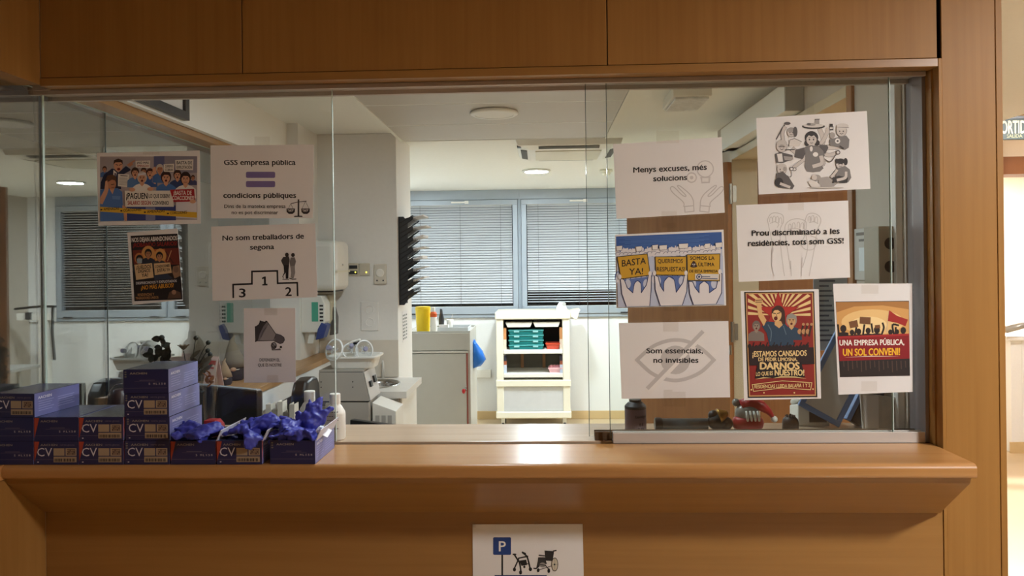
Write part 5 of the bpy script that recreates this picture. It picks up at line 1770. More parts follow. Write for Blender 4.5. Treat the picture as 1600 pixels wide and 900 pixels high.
rnd = random.Random(21)
t = thing('artificial_plant', 'dark leafy artificial plant in a small pot, silhouetted over the tall box stack', 'plant', (-1.19, 2.262, LZ))
MB().lathe([(0.028, 0), (0.036, 0.06), (0.040, 0.075), (0.036, 0.075)], 20).build('pot', mat('pot_black', (30, 28, 28), 0.5), t)
mb, st = MB(), MB()
for k in range(3):
    top = Vector(((-.022, .020, 0)[k], rnd.uniform(-.02, .02), 0.235 + 0.02 * k))
    if k == 2:
        top = Vector((0.0, 0, 0.285))
    pts = bez((0, 0, 0.06), (top.x * .2, top.y * .2, 0.15), top, 10)
    st.tube(pts, 0.0016, 6)
    for i in range(3, 11):
        for q in range(4 if i < 9 else 3):
            a = rnd.uniform(0, 2 * PI)
            leaf_shape(mb, pts[i], (math.cos(a), rnd.uniform(-.5, .3), .75 * math.sin(a)), (0, -1, 0.25), rnd.uniform(.022, .032), rnd.uniform(.015, .021))
mb.ball((0, 0, 0.288), 0.009, seg=10, rings=8)
mb.build('foliage', LEAF, t, smooth=True)
st.build('stem', LEAF, t)
t = thing('flower_arrangement', 'arrangement of dried flowers and round buds beside the dark plant', 'plant', (-1.105, 2.275, LZ))
MB().lathe([(0.022, 0), (0.030, 0.05), (0.040, 0.115), (0.038, 0.118), (0.02, 0.10)], 20, sx=1.0).build('bowl', mat('pot_black', (30, 28, 28), 0.5), t)
st, bd, pt, lf = MB(), MB(), MB(), MB()
for x, y, z in ((0.018, 0, 0.285), (0.048, 0.02, 0.268), (0.060, -0.01, 0.246), (0.058, 0.01, 0.232)):
    st.tube(bez((0.005, 0, 0.10), (x * .2, 0, z * .8), (x, y, z), 8), 0.0012, 6)
    bd.ball((x, y, z), 0.0075, seg=10, rings=8)
for c, sz in (((-0.022, 0, 0.255), 0.024), ((0.03, 0.0, 0.20), 0.022), ((0.012, -0.02, 0.18), 0.022)):
    st.tube(bez((0, 0, 0.10), (c[0] * .4, c[1], 0.17), (c[0], c[1], c[2] - 0.01), 6), 0.0015, 6)
    for k in range(7):
        a = 2 * PI * k / 7
        leaf_shape(pt, (c[0], c[1], c[2] - 0.008), (math.cos(a) * .7, math.sin(a) * .7, 1.0), (0, 0, 1), sz, sz * .8)
for k in range(9):
    a = rnd.uniform(0, 2 * PI)
    leaf_shape(lf, (rnd.uniform(-.01, .04), 0, rnd.uniform(.15, .22)), (math.cos(a), .2 * math.sin(a), .7), (0, -1, 0.2), .04, .014)
st.build('stem', LEAF, t)
build_each(bd, 'bud', LEAF, t, smooth=True)
pt.build('petals', DRY, t, smooth=True)
lf.build('leaves', mat('dry_leaf', (112, 104, 84), 0.7, vary=0.2), t, smooth=True)
t = thing('glass_vase', 'small clear crumpled vase of orange dried petals next to the flower arrangement', 'vase', (-1.045, 2.272, LZ))
MB().lathe([(0.018, 0), (0.022, 0.05), (0.026, 0.13), (0.022, 0.17), (0.020, 0.20), (0.024, 0.215)], 20, caps=False).build('vase_body', CLEAR, t, smooth=True)
mb = MB()
for k in range(12):
    a = rnd.uniform(0, 2 * PI)
    leaf_shape(mb, (rnd.uniform(-.012, .012), rnd.uniform(-.012, .012), rnd.uniform(.13, .17)), (math.cos(a) * .5, math.sin(a) * .5, .8), (0, 0, 1), .02, .014)
mb.build('petals', mat('orange_petal', (176, 112, 60), 0.7, vary=0.2), t)
# tent card
q = at(333, 600, 3.05)
t = thing('tent_card', 'pale pink folded card with red print standing behind the monitor', 'card', (q.x, 3.05, 1.0997), -0.45)
mb = MB()
mb.prism([(-0.028, 0), (-0.027, 0), (0.001, 0.13), (0.0, 0.13)], 'x', -0.03, 0.035)
mb.prism([(0.028, 0), (0.027, 0), (-0.001, 0.13), (0.0, 0.13)], 'x', -0.03, 0.035)
mb.build('card', mat('pink_card', (232, 210, 206), 0.6), t)
mb = MB()
for z0, z1, x0, x1 in ((0.094, 0.112, -0.02, 0.026), (0.078, 0.086, -0.012, 0.02), (0.045, 0.052, 0.0, 0.028)):
    f = lambda z: -0.0288 + 0.0288 * z / 0.13 - 0.0006
    mb.add([(x0, f(z0), z0), (x1, f(z0), z0), (x1, f(z1), z1), (x0, f(z1), z1)], [(0, 1, 2, 3)], ink((196, 50, 54)))
mb.build('print', None, t, recalc=False)
# gnome figures on the sill
for i, (px, py, Y, sc_, lab) in enumerate(((366, 604, 3.24, 0.70, 'felt gnome with a tall pointed grey hat on the side sill'), (352, 606, 3.10, 0.40, 'smaller felt gnome with a tan hat in front of the taller gnome'))):
    q = at(px, py, Y)
    t = thing('gnome_figure', lab, 'ornament', (q.x, Y, 1.0997), 0.2, 'felt gnomes on the sill')
    t.scale = (1.35, 1.2, 1.0)
    k = sc_
    MB().lathe([(0.040 * k, 0), (0.052 * k, 0.02 * k), (0.054 * k, 0.06 * k), (0.040 * k, 0.10 * k), (0.02 * k, 0.115 * k)], 20).build('body', mat('gnome_dark', (48, 40, 38), 0.9, bump=0.4), t, smooth=True)
    mb = MB()
    mb.tube([(0, 0, 0.085 * k), (0.0, 0, 0.14 * k), (-0.006 * k, 0, 0.20 * k), (-0.008 * k, 0, 0.25 * k), (0.004 * k, 0, 0.285 * k)], [0.056 * k, 0.044 * k, 0.027 * k, 0.012 * k, 0.003 * k], 16)
    mb.build('hat', mat('gnome_felt_%d' % i, ((128, 120, 104), (150, 128, 100))[i], 0.9, vary=0.15, bump=0.4), t, smooth=True)
    MB().ball((0.004, -0.05 * k, 0.075 * k), 0.014 * k).build('nose', mat('gnome_nose', (196, 158, 124), 0.7), t, smooth=True)
    mb = MB()
    mb.lathe([(0.002, -0.075 * k), (0.022 * k, -0.03 * k), (0.034 * k, 0.0)], 14, None, Matrix.Translation((0, -0.034 * k, 0.075 * k)), sy=.5)
    mb.build('beard', mat('gnome_beard', (206, 198, 184), 0.95, bump=0.5), t, smooth=True)

# binders and boxes on the desk below the sill
rnd = random.Random(4)
cols = [(206, 200, 188), (150, 144, 132), (216, 210, 198), (120, 112, 100), (196, 190, 178)]
labs = ['cream ring binder standing beside the black monitor', 'grey-brown ring binder, second of the row behind the monitor', 'white ring binder in the middle of the row behind the monitor',
        'dark taupe ring binder in the row behind the monitor', 'pale ring binder at the end of the row beside the office chair']
for k in range(5):
    x = at(428 + 9 * k, 640, 2.86).x
    t = thing('ring_binder', labs[k], 'binder', (x, 2.80, 0.742), 0, 'ring binders on the desk')
    h = (0.33, 0.31, 0.34, 0.30, 0.33)[k]
    m = mat('binder_card_%d' % k, cols[k], 0.6)
    mb = MB().box(-0.010, 0.010, 0, 0.003, 0, h).box(-0.010, -0.0085, 0.003, 0.05, 0, h).box(0.0085, 0.010, 0.003, 0.05, 0, h)
    mb.build('cover', m, t)
    MB().box(-0.008, 0.008, 0.004, 0.048, 0.004, h - 0.012).build('pages', PAPER, t)
    MB().lathe([(0.0, 0), (0.005, 0), (0.005, 0.001)], 12, None, Matrix.Translation((0, -0.0006, 0.06)) @ Matrix.Rotation(PI / 2, 4, 'X')).build('ring', STEEL, t)
q = at(432, 655, 2.70)
t = thing('storage_box', 'grey cardboard file box in front of the ring binders', 'box', (q.x, 2.68, 0.742))
MB().box(-0.055, 0.075, -0.05, 0.06, 0, 0.25).build('box_body', mat('grey_card', (130, 124, 112), 0.7), t, bevel=0.002)
MB().box(-0.057, 0.077, -0.052, 0.062, 0.2505, 0.272).build('lid', mat('grey_card_lid', (142, 136, 124), 0.7), t, bevel=0.002)

# ================================================================== WALL FITTINGS NEAR THE COLUMN
q = at(519, 408, 3.98)
t = thing('paper_towel_dispenser', 'large white paper towel dispenser with rounded corners on the wall beside the column', 'dispenser', (-1.30, 4.06, 1.49))
MB().box(0.001, 0.20, -0.14, 0.14, -0.02, 0.255).build('dispenser_case', WHITE_PL, t, bevel=0.035, seg=5)
MB().box(0.192, 0.2035, -0.135, 0.135, 0.08, 0.09).build('seam', CREAM_PL, t)
MB().box(0.03, 0.17, -0.10, 0.10, -0.028, -0.021).build('paper_slot', DARK_PL, t)
MB().ball((0.2005, -0.02, 0.12), 0.006).build('lock', STEEL, t, smooth=True)
# soap dispensers
for i, (px, py, Y, c, lab) in enumerate(((500, 500, 3.985, (88, 176, 150), 'white soap dispenser with a green window and blue push lever on the side wall'), (512, 500, 4.12, None, 'cream soap dispenser with a grey lever, next to the green one'))):
    q = at(px, 528, Y)
    x0 = -1.30
    t = thing('soap_dispenser', lab, 'dispenser', (x0, Y, 1.215), 0, 'soap dispensers on the side wall')
    dx = at(px + (12 if i == 0 else 10), 500, Y).x - x0
    body = WHITE_PL if i == 0 else mat('cream_dispenser', (206, 196, 168), 0.45)
    MB().prism([(0.0, 0.03), (dx * .75, 0.03), (dx, 0.09), (dx, 0.185), (dx * .85, 0.23), (0, 0.23)], 'y', -0.05, 0.05).build('dispenser_case', body, t, bevel=0.006)
    if c:
        MB().box(dx * .45, dx * .72, -0.0515, -0.0505, 0.09, 0.195).build('level_window', mat('green_window', c, 0.3), t)
        MB().prism([(dx * .60, -0.01), (dx * .92, 0.0), (dx * 1.10, 0.07), (dx * .85, 0.085), (dx * .70, 0.05)], 'y', -0.055, 0.02).build('push_lever', mat('lever_blue', (58, 76, 140), 0.4), t, bevel=0.004)
        mb = MB()
        for k in range(5):
            mb.box(dx * .78, dx * .93, -0.0512, -0.0505, 0.09 + 0.02 * k, 0.10 + 0.02 * k)
        mb.build('print', ink((44, 44, 48)), t)
        MB().prism([(dx * .2, -0.03), (dx * .45, -0.03), (dx * .55, 0.03), (dx * .3, 0.03)], 'y', -0.03, 0.03).build('nozzle', WHITE_PL, t)
    else:
        MB().prism([(dx * .85, 0.0), (dx * 1.12, 0.005), (dx * 1.14, 0.10), (dx * 1.02, 0.16)], 'y', -0.03, 0.03).build('push_lever', mat('lever_grey', (96, 92, 88), 0.4), t, bevel=0.003)
# bottle on the shelf
q = at(466, 560, 3.45)
t = thing('plastic_bottle', 'white bottle with a pink label on the side sill, half behind the megaphone sheet', 'bottle', (-1.245, 3.45, 1.0997))
MB().lathe([(0.043, 0), (0.045, 0.005), (0.045, 0.12), (0.038, 0.15), (0.018, 0.17), (0.016, 0.20)], 28).build('bottle_body', WHITE_PL, t, smooth=True)
MB().lathe([(0.0458, 0.035), (0.0458, 0.10)], 28, caps=False).build('label', mat('pink_label', (206, 170, 170), 0.5, vary=0.3, scale=60), t)
# switches and thermostats on the column face
for i, (px, py) in enumerate(((553, 421), (570, 421))):
    q = at(px, py, 4.26)
    t = thing('room_controller', ('small wall controller with a dark display, beside the towel dispenser', 'small plain wall controller with one lit button, between the display controller and the dial')[i], 'switch', (q.x, 4.26, q.z), 0, 'controllers on the column')
    MB().box(-0.031, 0.031, -0.014, -0.0005, -0.036, 0.036).build('plate', mat('controller_cream', (206, 198, 180), 0.4), t, bevel=0.004)
    if i == 0:
        MB().box(-0.024, 0.024, -0.0152, -0.0142, 0.004, 0.024).build('display', DARK_PL, t)
    MB().box(-0.024, 0.024, -0.0152, -0.0142, -0.028, -0.008).build('button', DARK_PL if i == 0 else mat('controller_cream', (206, 198, 180)), t)
    MB().ball((0.012, -0.0155, -0.016), 0.0045, seg=10, rings=6).build('indicator_light', mat('yellow_led', (240, 230, 90), 0.3, emit=2.5, vary=0), t)
q = at(595, 428, 4.26)
t = thing('thermostat', 'white wall thermostat with a round dial on the column face', 'thermostat', (q.x, 4.26, q.z))
MB().box(-0.036, 0.036, -0.020, -0.0005, -0.058, 0.058).build('case', mat('controller_white', (220, 214, 200), 0.4), t, bevel=0.004)
MB().lathe([(0.024, 0), (0.024, 0.006), (0.02, 0.009)], 24, None, Matrix.Translation((0, -0.0205, 0.006)) @ Matrix.Rotation(PI / 2, 4, 'X')).build('dial', WHITE_PL, t)
mb = MB()
for x in (-0.018, 0.018):
    mb.box(x - 0.004, x + 0.004, -0.0215, -0.0202, -0.042, -0.034)
build_each(mb, 'switch_mark', DARK_PL, t)
q = at(578, 494, 4.26)
t = thing('socket_plate', 'flush white double socket painted into the column face', 'socket', (q.x, 4.26, q.z))
MB().box(-0.052, 0.052, -0.007, -0.0005, -0.085, 0.085).build('plate', P_CREAM, t, bevel=0.003)
mb = MB()
for z in (-0.035, 0.038):
    mb.lathe([(0.026, 0), (0.026, 0.003), (0.022, 0.003), (0.021, 0.0005)], 24, None, Matrix.Translation((0, -0.0072, z)) @ Matrix.Rotation(PI / 2, 4, 'X'))
mb.build('socket_ring', P_CREAM, t)
# splash panel line on the column
struct(box('trim_9', (-1.298, -0.834, 4.252, 4.26, 0.955, 1.17), mat('splash_panel', (222, 214, 200), 0.4), bevel=0.001))

# ================================================================== PRINTER, BASIN, SINK UNIT
GREY_M = mat('printer_grey', (170, 164, 154), 0.5, vary=0.02)
pY = 3.50
X0, X1 = at(498, 600, pY).x, at(566, 600, pY).x
zt, zm = at(530, 578, pY).z, at(530, 627, pY).z
t = thing('label_printer', 'grey bench sealing machine with a slanted control panel, below the basin of masks', 'machine', ((X0 + X1) / 2, pY, 0.742 + 0.001))
ox = (X0 + X1) / 2
zb = 0.743
zz = lambda z: z - zb
xr = at(622, 640, pY).x
mb = MB()
mb.prism([(X0 - ox, zz(zm)), (X1 - ox + 0.034, zz(zm)), (X1 - ox + 0.004, zz(zt) - 0.012), (X0 - ox, zz(zt) - 0.012)], 'y', 0, 0.22)
mb.build('machine_case', GREY_M, t, bevel=0.002)
MB().box(X0 - ox + 0.002, X1 - ox + 0.005, 0.002, 0.22, zz(zt) - 0.0105, zz(zt) - 0.001).build('top_plate', GREY_M, t, bevel=0.001)
mb = MB()
mb.box(X0 - ox + 0.004, X1 - ox + 0.032, 0.002, 0.22, zz(zm) - 0.004, zz(zm) - 0.0005)
mb.box(X0 - ox + 0.004, X1 - ox + 0.003, 0.001, 0.21, zz(zt) - 0.0125, zz(zt) - 0.0100)
build_each(mb, 'shadow_gap', BLACK_PL, t)
# slanted control panel facing the sink
p0, p1 = at(566, 590, pY), at(600, 578, pY + 0.22)
mb = MB()
a = Vector((X1 - ox + 0.036, 0, zz(zm) + 0.002))
b = Vector((X1 - ox + 0.006, 0, zz(zt) - 0.012))
n = Vector((0.03, 0, 0.006))
for y0, y1, u0, u1, m_, d in ((0.0, 0.22, 0.0, 1.0, ALU, 0.10), (0.04, 0.075, 0.42, 0.62, BLACK_PL, 0.45), (0.13, 0.17, 0.48, 0.72, BLACK_PL, 0.45)):
    q = [a + (b - a) * u0, a + (b - a) * u1, a + (b - a) * u1 + n * d, a + (b - a) * u0 + n * d]
    o = MB().prism([(k.x, k.z) for k in q], 'y', y0 + 0.001, y1, None).build('control_panel' if m_ is ALU else 'button', m_, t)
MB().box(X0 - ox + 0.03, X1 - ox + 0.030, 0.004, 0.20, 0.001, zz(zm) - 0.0045).build('base', GREY_M, t, bevel=0.002)
MB().prism([(X1 - ox + 0.040, 0.0), (X1 - ox + 0.155, 0.0), (X1 - ox + 0.155, zz(zm) - 0.055), (X1 - ox + 0.04, zz(zm) - 0.012)], 'y', 0.03, 0.22).build('paper_tray', mat('tray_white', (226, 222, 212), 0.35), t, bevel=0.003)
mb = MB()
for k in range(3):
    mb.box(X1 - ox + 0.055 + 0.03 * k, X1 - ox + 0.075 + 0.03 * k, 0.028, 0.0295, 0.05, zz(zm) - 0.075)
mb.build('tray_rib', mat('tray_grey', (176, 172, 164), 0.4), t)
mb = MB()
for x in (0.012, 0.090 * (X1 - X0) / 0.18 + 0.06):
    for z in (0.45, 0.62):
        mb.lathe([(0.003, 0), (0.003, 0.002)], 8, None, Matrix.Translation((X0 - ox + x, -0.0002, zz(zm) + (zt - zm) * z)) @ Matrix.Rotation(PI / 2, 4, 'X'))
build_each(mb, 'screw', BLACK_PL, t)
# low cabinet carrying it
t2 = thing('side_cabinet', 'low white cabinet under the bench machine', 'cabinet', (ox, pY, 0))
MB().box(X0 - ox - 0.04, X1 - ox + 0.17, -0.02, 0.24, 0.0, 0.742).build('cabinet_body', mat('cabinet_white', (220, 214, 202), 0.45), t2, bevel=0.002)
MB().box(X0 - ox - 0.02, X1 - ox + 0.15, -0.036, -0.021, 0.08, 0.70).build('door', mat('cabinet_white', (220, 214, 202)), t2, bevel=0.002)

# white basin on top
zt2 = zt
xa, xb = at(512, 560, pY + .05).x, at(590, 540, pY + .05).x
bc = (xa + xb) / 2
t = thing('plastic_basin', 'white rectangular plastic basin of oxygen masks on top of the bench machine', 'basin', (bc, pY + 0.10, zt2))
w = (xb - xa) / 2
h = 0.062
vs, fs = [], []
def ring(rx, ry, z, n=32, p=6.5):
    k = len(vs)
    for i in range(n):
        a = 2 * PI * i / n
        c, s = math.cos(a), math.sin(a)
        vs.append((rx * math.copysign(abs(c) ** (2 / p), c), ry * math.copysign(abs(s) ** (2 / p), s), z))
    return k
rings = [(w * .80, .072, 0), (w * .84, .076, 0.006), (w * .95, .090, h - .008), (w * 1.04, .098, h - .008), (w * 1.04, .098, h), (w * .93, .088, h), (w * .82, .074, 0.008)]
ks = [ring(*r) for r in rings]
for i in range(len(ks) - 1):
    for j in range(32):
        fs.append((ks[i] + j, ks[i] + (j + 1) % 32, ks[i + 1] + (j + 1) % 32, ks[i + 1] + j))
fs.append([ks[0] + j for j in range(31, -1, -1)])
fs.append([ks[-1] + j for j in range(32)])
MB().add(vs, fs).build('basin_body', WHITE_PL, t, smooth=False, bevel=0)


def mask(label, px, py, Y, r, rot):
    q = at(px, py, Y)
    t = thing('oxygen_mask', label, 'mask', tuple(q), 0, 'oxygen masks in the basin')
    M4 = Euler(rot).to_matrix().to_4x4()
    MB().lathe([(r, 0), (r * 1.02, 0.003), (r * .92, 0.012), (r * .7, 0.028), (r * .42, 0.040), (r * .3, 0.044)], 24, None, M4, sy=1.15, caps=False).build('mask_shell', CLEAR, t, smooth=True)
    mb = MB()
    mb.lathe([(r * .98, 0.001), (r * 1.13, -0.001), (r * 1.15, 0.008), (r * 1.0, 0.007)], 24, None, M4, sy=1.15, caps=False)
    mb.build('mask_rim', mat('clear_rim', (240, 242, 240), 0.2), t, smooth=True)
    mb = MB()
    mb.lathe([(r * .3, 0.042), (r * .3, 0.060), (r * .22, 0.062)], 16, None, M4)
    mb.build('mask_port', mat('port_lilac', (150, 150, 176), 0.3), t)
    rr = random.Random(px)
    mb = MB()
    for k in range(3):
        pts = [M4 @ Vector((rr.uniform(-.6, .6) * r, rr.uniform(-.6, .6) * r, rr.uniform(0.004, .03))) for _ in range(4)]
        mb.tube(pts, 0.0022, 6)
    mb.build('elastic_strap', mat('strap_white', (232, 234, 236), 0.4), t)
    return t


mask('clear oxygen mask leaning over the nearer rim of the basin', 523, 547, pY + 0.020, 0.042, (1.25, 0.1, -0.35))
mask('clear oxygen mask with a lilac port in the middle of the basin', 547, 549, pY + 0.10, 0.034, (0.9, 0.3, 0.2))
mask('clear oxygen mask resting at the far end of the basin', 569, 547, pY + 0.09, 0.038, (1.35, -0.1, 0.4))
q0, q1 = at(536, 542, pY + .12), at(563, 531, pY + .12)
t = thing('hand_pump', 'white and black hand pump lying across the masks in the basin', 'pump', tuple((q0 + q1) / 2))
d = (q1 - q0) / 2
MB().tube(bez(-d, (0, 0, 0.012), d), [0.005] * 4 + [0.006] * 5, 10).build('pump_arm', WHITE_PL, t, smooth=True)
MB().tube([d * .2 - Vector((0, 0, .004)), d * .7 - Vector((0, 0, .012)), d * .9 - Vector((0, 0, .003))], 0.006, 8).build('pump_lever', BLACK_PL, t)
MB().tube([(0, 0, 0.002), (0, 0, -0.05)], 0.005, 8).build('pump_stem', WHITE_PL, t)

# sink unit against the column
t = thing('sink_unit', 'white worktop with an inset steel sink and white cupboard, beside the column', 'sink', (-0.99, 4.0, 0))
WT = mat('worktop_white', (226, 222, 214), 0.3)
zs = 0.952
mb = MB()
xr_ = -0.700 + 0.99
yl0, yl1 = 3.77 - 4.0, 4.252 - 4.0
# worktop with an oval hole
cx, cy, rx, ry = 0.085, 0.02, 0.115, 0.15
N = 36
inner = [(cx + rx * math.cos(2 * PI * i / N), cy + ry * math.sin(2 * PI * i / N)) for i in range(N)]
outer = []
x0_, x1_ = -0.305, xr_
for i in range(N):
    a = 2 * PI * i / N
    c, s = math.cos(a), math.sin(a)
    k = min(((x1_ - cx) / c if c > 1e-6 else ((x0_ - cx) / c if c < -1e-6 else 1e9)), ((yl1 - cy) / s if s > 1e-6 else ((yl0 - cy) / s if s < -1e-6 else 1e9)))
    outer.append((cx + c * k, cy + s * k))
# exact corners
for X, Y in ((x0_, yl0), (x0_, yl1), (x1_, yl0), (x1_, yl1)):
    j = min(range(N), key=lambda i: (outer[i][0] - X) ** 2 + (outer[i][1] - Y) ** 2)
    outer[j] = (X, Y)
vs = [(x, y, zs) for x, y in inner] + [(x, y, zs) for x, y in outer] + [(x, y, zs - 0.035) for x, y in inner] + [(x, y, zs - 0.035) for x, y in outer]
fs = []
for i in range(N):
    j = (i + 1) % N
    fs += [(i, N + i, N + j, j), (2 * N + i, 2 * N + j, 3 * N + j, 3 * N + i), (N + i, 3 * N + i, 3 * N + j, N + j), (i, j, 2 * N + j, 2 * N + i)]
MB().add(vs, fs).build('worktop', WT, t)
M4 = Matrix.Translation((cx, cy, zs)) @ Matrix.Diagonal((rx, ry, 1, 1))
mb = MB()
mb.lathe([(1.06, 0.0005), (1.06, 0.003), (0.97, 0.003), (0.93, -0.02), (0.80, -0.11), (0.5, -0.13), (0.1, -0.135)], 36, None, M4, caps=False)
mb.build('sink_bowl', STEEL, t, smooth=True)
MB().box(-0.28, xr_ - 0.03, yl0 + 0.03, yl1 - 0.002, 0.0, zs - 0.036).build('cupboard', WHITE_PL, t, bevel=0.002)
MB().box(-0.24, xr_ - 0.05, yl0 + 0.012, yl0 + 0.029, 0.12, zs - 0.08).build('door', WHITE_PL, t, bevel=0.002)
MB().box(xr_ - 0.052, xr_ - 0.040, yl0 - 0.002, yl0 + 0.03, 0.05, zs - 0.036).build('edge_strip', mat('edge_taupe', (142, 128, 112), 0.5), t)
q = at(597, 580, 4.2)
mb = MB()
mb.tube([(q.x + 0.99, 0.225, zs), (q.x + 0.99, 0.225, zs + 0.085), (q.x + 0.992, 0.215, zs + 0.10)], [0.009, 0.007, 0.006], 10)
mb.build('tap', WHITE_PL, t, smooth=True)

# notice on the column's lit flank
t = thing('paper_notice', 'small printed notice on the bright flank of the column under the wire rack', 'notice', (-0.8345, 4.46, 1.20))
MB().box(0, 0.0012, -0.07, 0.10, -0.06, 0.125).build('sheet', PAPER, t)
mb = MB()
rr = random.Random(9)
for k in range(8):
    for j in range(3):
        mb.box(0.0013, 0.0016, -0.06 + 0.05 * j, -0.06 + 0.05 * j + rr.uniform(.02, .04), -0.045 + 0.02 * k, -0.035 + 0.02 * k)
mb.build('print', ink((120, 126, 122)), t)

# black wire file rack with papers
t = thing('wire_file_rack', 'black wall mounted wire file rack with eight slanted pockets on the column flank', 'rack', (-0.834, 4.40, 1.37))
mb = MB()
Hr, Dp, Wd = 0.52, 0.155, 0.13
for y in (-0.10, Wd):
    mb.tube([(0.004, y, 0), (0.004, y, Hr)], 0.004, 6)
n = 8
for k in range(n):
    z = 0.02 + k * (Hr - 0.09) / (n - 1)
    for y in (-0.10, Wd):
        mb.tube([(0.004, y, z), (0.085, y, z + 0.055), (0.085, y, z + 0.075), (0.004, y, z + 0.03)], 0.003, 6)
    mb.tube([(0.085, -0.10, z + 0.075), (0.085, Wd, z + 0.075)], 0.003, 6)
    for j in range(8):
        y = -0.10 + (Wd + 0.10) * j / 7
        mb.tube([(0.004, y, z), (0.085, y, z + 0.055), (0.085, y, z + 0.075)], 0.0016, 4)
mb.build('wire_frame', BLACK_PL, t)
mb = MB()
mb.box(0.0005, 0.003, -0.10, Wd, 0, Hr)
mb.prism([(0.0032, 0.0), (0.03, 0.0), (0.052, 0.03), (0.055, Hr - 0.03), (0.03, Hr), (0.0032, Hr)], 'y', -0.1005, -0.0985)
for k in range(n):
    z = 0.02 + k * (Hr - 0.09) / (n - 1)
    mb.add([(0.004, -0.10, z), (0.085, -0.10, z + 0.055), (0.085, -0.10, z + 0.07), (0.004, -0.10, z + 0.05), (0.004, -0.098, z), (0.085, -0.098, z + 0.055), (0.085, -0.098, z + 0.07), (0.004, -0.098, z + 0.05)],
           [(0, 1, 2, 3), (7, 6, 5, 4), (0, 4, 5, 1), (1, 5, 6, 2), (2, 6, 7, 3), (3, 7, 4, 0)])
mb.build('pocket_panel', mat('mesh_black', (52, 54, 57), 0.4), t)
places = ['lowest', 'second lowest', 'third lowest', 'fourth from the bottom', 'fourth from the top', 'third from the top', 'second from the top', 'topmost']
for k in range(n):
    if k == 0:
        continue
    z = 0.02 + k * (Hr - 0.09) / (n - 1)
    rr = random.Random(40 + k)
    lx = 0.135 + rr.uniform(0, .03)
    p = thing('paper_stack', 'white papers sticking out of the %s pocket of the wire rack' % places[k], 'papers', (-0.834, 4.40, 1.37 + z), 0, 'papers in the wire rack')
    mb = MB()
    th = 0.003
    prof = [(0.006, 0.012), (0.085, 0.064), (lx, 0.082 - rr.uniform(0, .02)), (lx, 0.084 - rr.uniform(0, .01) + th), (0.085, 0.064 + th), (0.006, 0.012 + th)]
    mb.prism(prof, 'y', -0.085, 0.115)
    mb.build('sheets', PAPER, p)

# grey metal cabinet behind the column with things on top
cX0, cX1 = -1.02, at(735, 600, 5.5).x
cz = 1.092
t = thing('metal_cabinet', 'grey metal cabinet with one door and a raised top rim, between column and window', 'cabinet', ((cX0 + cX1) / 2, 5.5, 0))
hw = (cX1 - cX0) / 2
GC = mat('cabinet_grey', (188, 186, 178), 0.35, 0.1, vary=0.03)
MB().box(-hw, hw, 0.022, 0.55, 0.04, cz).build('cabinet_body', GC, t, bevel=0.003)
MB().box(-hw + 0.002, hw - 0.03, 0.004, 0.0215, 0.06, cz - 0.155).build('door', GC, t, bevel=0.003)
MB().box(-hw, hw - 0.015, -0.002, 0.0215, cz - 0.148, cz - 0.136).build('door_rail', mat('rail_pale', (216, 214, 206), 0.35), t, bevel=0.002)
MB().box(-hw, hw, 0.006, 0.0215, cz - 0.130, cz).build('top_fascia', GC, t, bevel=0.002)
MB().box(hw - 0.028, hw - 0.020, 0.006, 0.0215, 0.06, cz - 0.155).build('door_edge', mat('brick_red_edge', (150, 70, 58), 0.5), t)
mb = MB()
for y0, y1, x0, x1 in ((0.022, 0.030, -hw, hw), (0.542, 0.55, -hw, hw), (0.03, 0.542, -hw, -hw + .008), (0.03, 0.542, hw - .008, hw)):
    mb.box(x0, x1, y0, y1, cz, cz + 0.012)
mb.build('top_rim', GC, t)
mb = MB()
for x in (-hw + .03, hw - .06):
    for y in (0.05, 0.5):
        mb.box(x, x + 0.03, y, y + 0.03, 0, 0.0395)
build_each(mb, 'foot', BLACK_PL, t)
mb = MB()
mb.tube([(hw - 0.036, 0.002, cz - 0.42), (hw - 0.036, -0.012, cz - 0.42)], 0.012, 12)
mb.build('lock', STEEL, t)
k = at(727, 612, 5.46)
t = thing('red_key_tag', 'red key with a tag hanging in the lock of the grey metal cabinet', 'key', (k.x - .012, 5.472, cz - 0.42))
MB().ball((-0.002, 0, -0.012), 0.013, 0.008, 0.018).build('tag', mat('key_red', (186, 30, 36), 0.4), t, smooth=True)
MB().tube([(0.002, 0.0, 0.004), (0.010, 0.005, 0.012)], 0.003, 6).build('key_blade', STEEL, t)
q = at(660, 521, 5.6)
t = thing('sharps_container', 'yellow sharps container on the grey cabinet', 'container', (q.x, 5.64, cz + 0.001))
MB().lathe([(0.048, 0), (0.050, 0.004), (0.058, 0.165), (0.060, 0.170), (0.060, 0.182), (0.054, 0.184)], 24).build('tub', mat('sharps_yellow', (240, 206, 30), 0.4), t)
MB().lathe([(0.057, 0.1845), (0.057, 0.192), (0.03, 0.194)], 24).build('lid', mat('sharps_lid', (232, 198, 36), 0.4), t)
q = at(677, 521, 5.6)
t = thing('disinfectant_bottle', 'clear white bottle with an orange cap beside the yellow container', 'bottle', (q.x + .003, 5.60, cz + 0.001))
MB().lathe([(0.024, 0), (0.026, 0.004), (0.026, 0.13), (0.014, 0.155)], 20).build('bottle_body', WHITE_PL, t, smooth=True)
MB().lathe([(0.0265, 0.115), (0.0265, 0.14), (0.018, 0.155)], 20, caps=False).build('label', mat('cap_orange', (222, 96, 40), 0.4), t)
MB().lathe([(0.014, 0.155), (0.014, 0.185), (0.010, 0.19)], 16).build('cap', WHITE_PL, t)
q = at(686, 521, 5.66)
t = thing('dark_bottle', 'dark slim bottle with a narrow neck, between the orange capped bottle and the tray', 'bottle', (q.x + 0.014, 5.70, cz + 0.001))
MB().lathe([(0.02, 0), (0.022, 0.09), (0.012, 0.135), (0.01, 0.17)], 16).build('bottle_body', DARK_PL, t, smooth=True)
MB().box(-0.012, 0.06, -0.05, -0.026, 0, 0.05).build('label', PAPER, t)
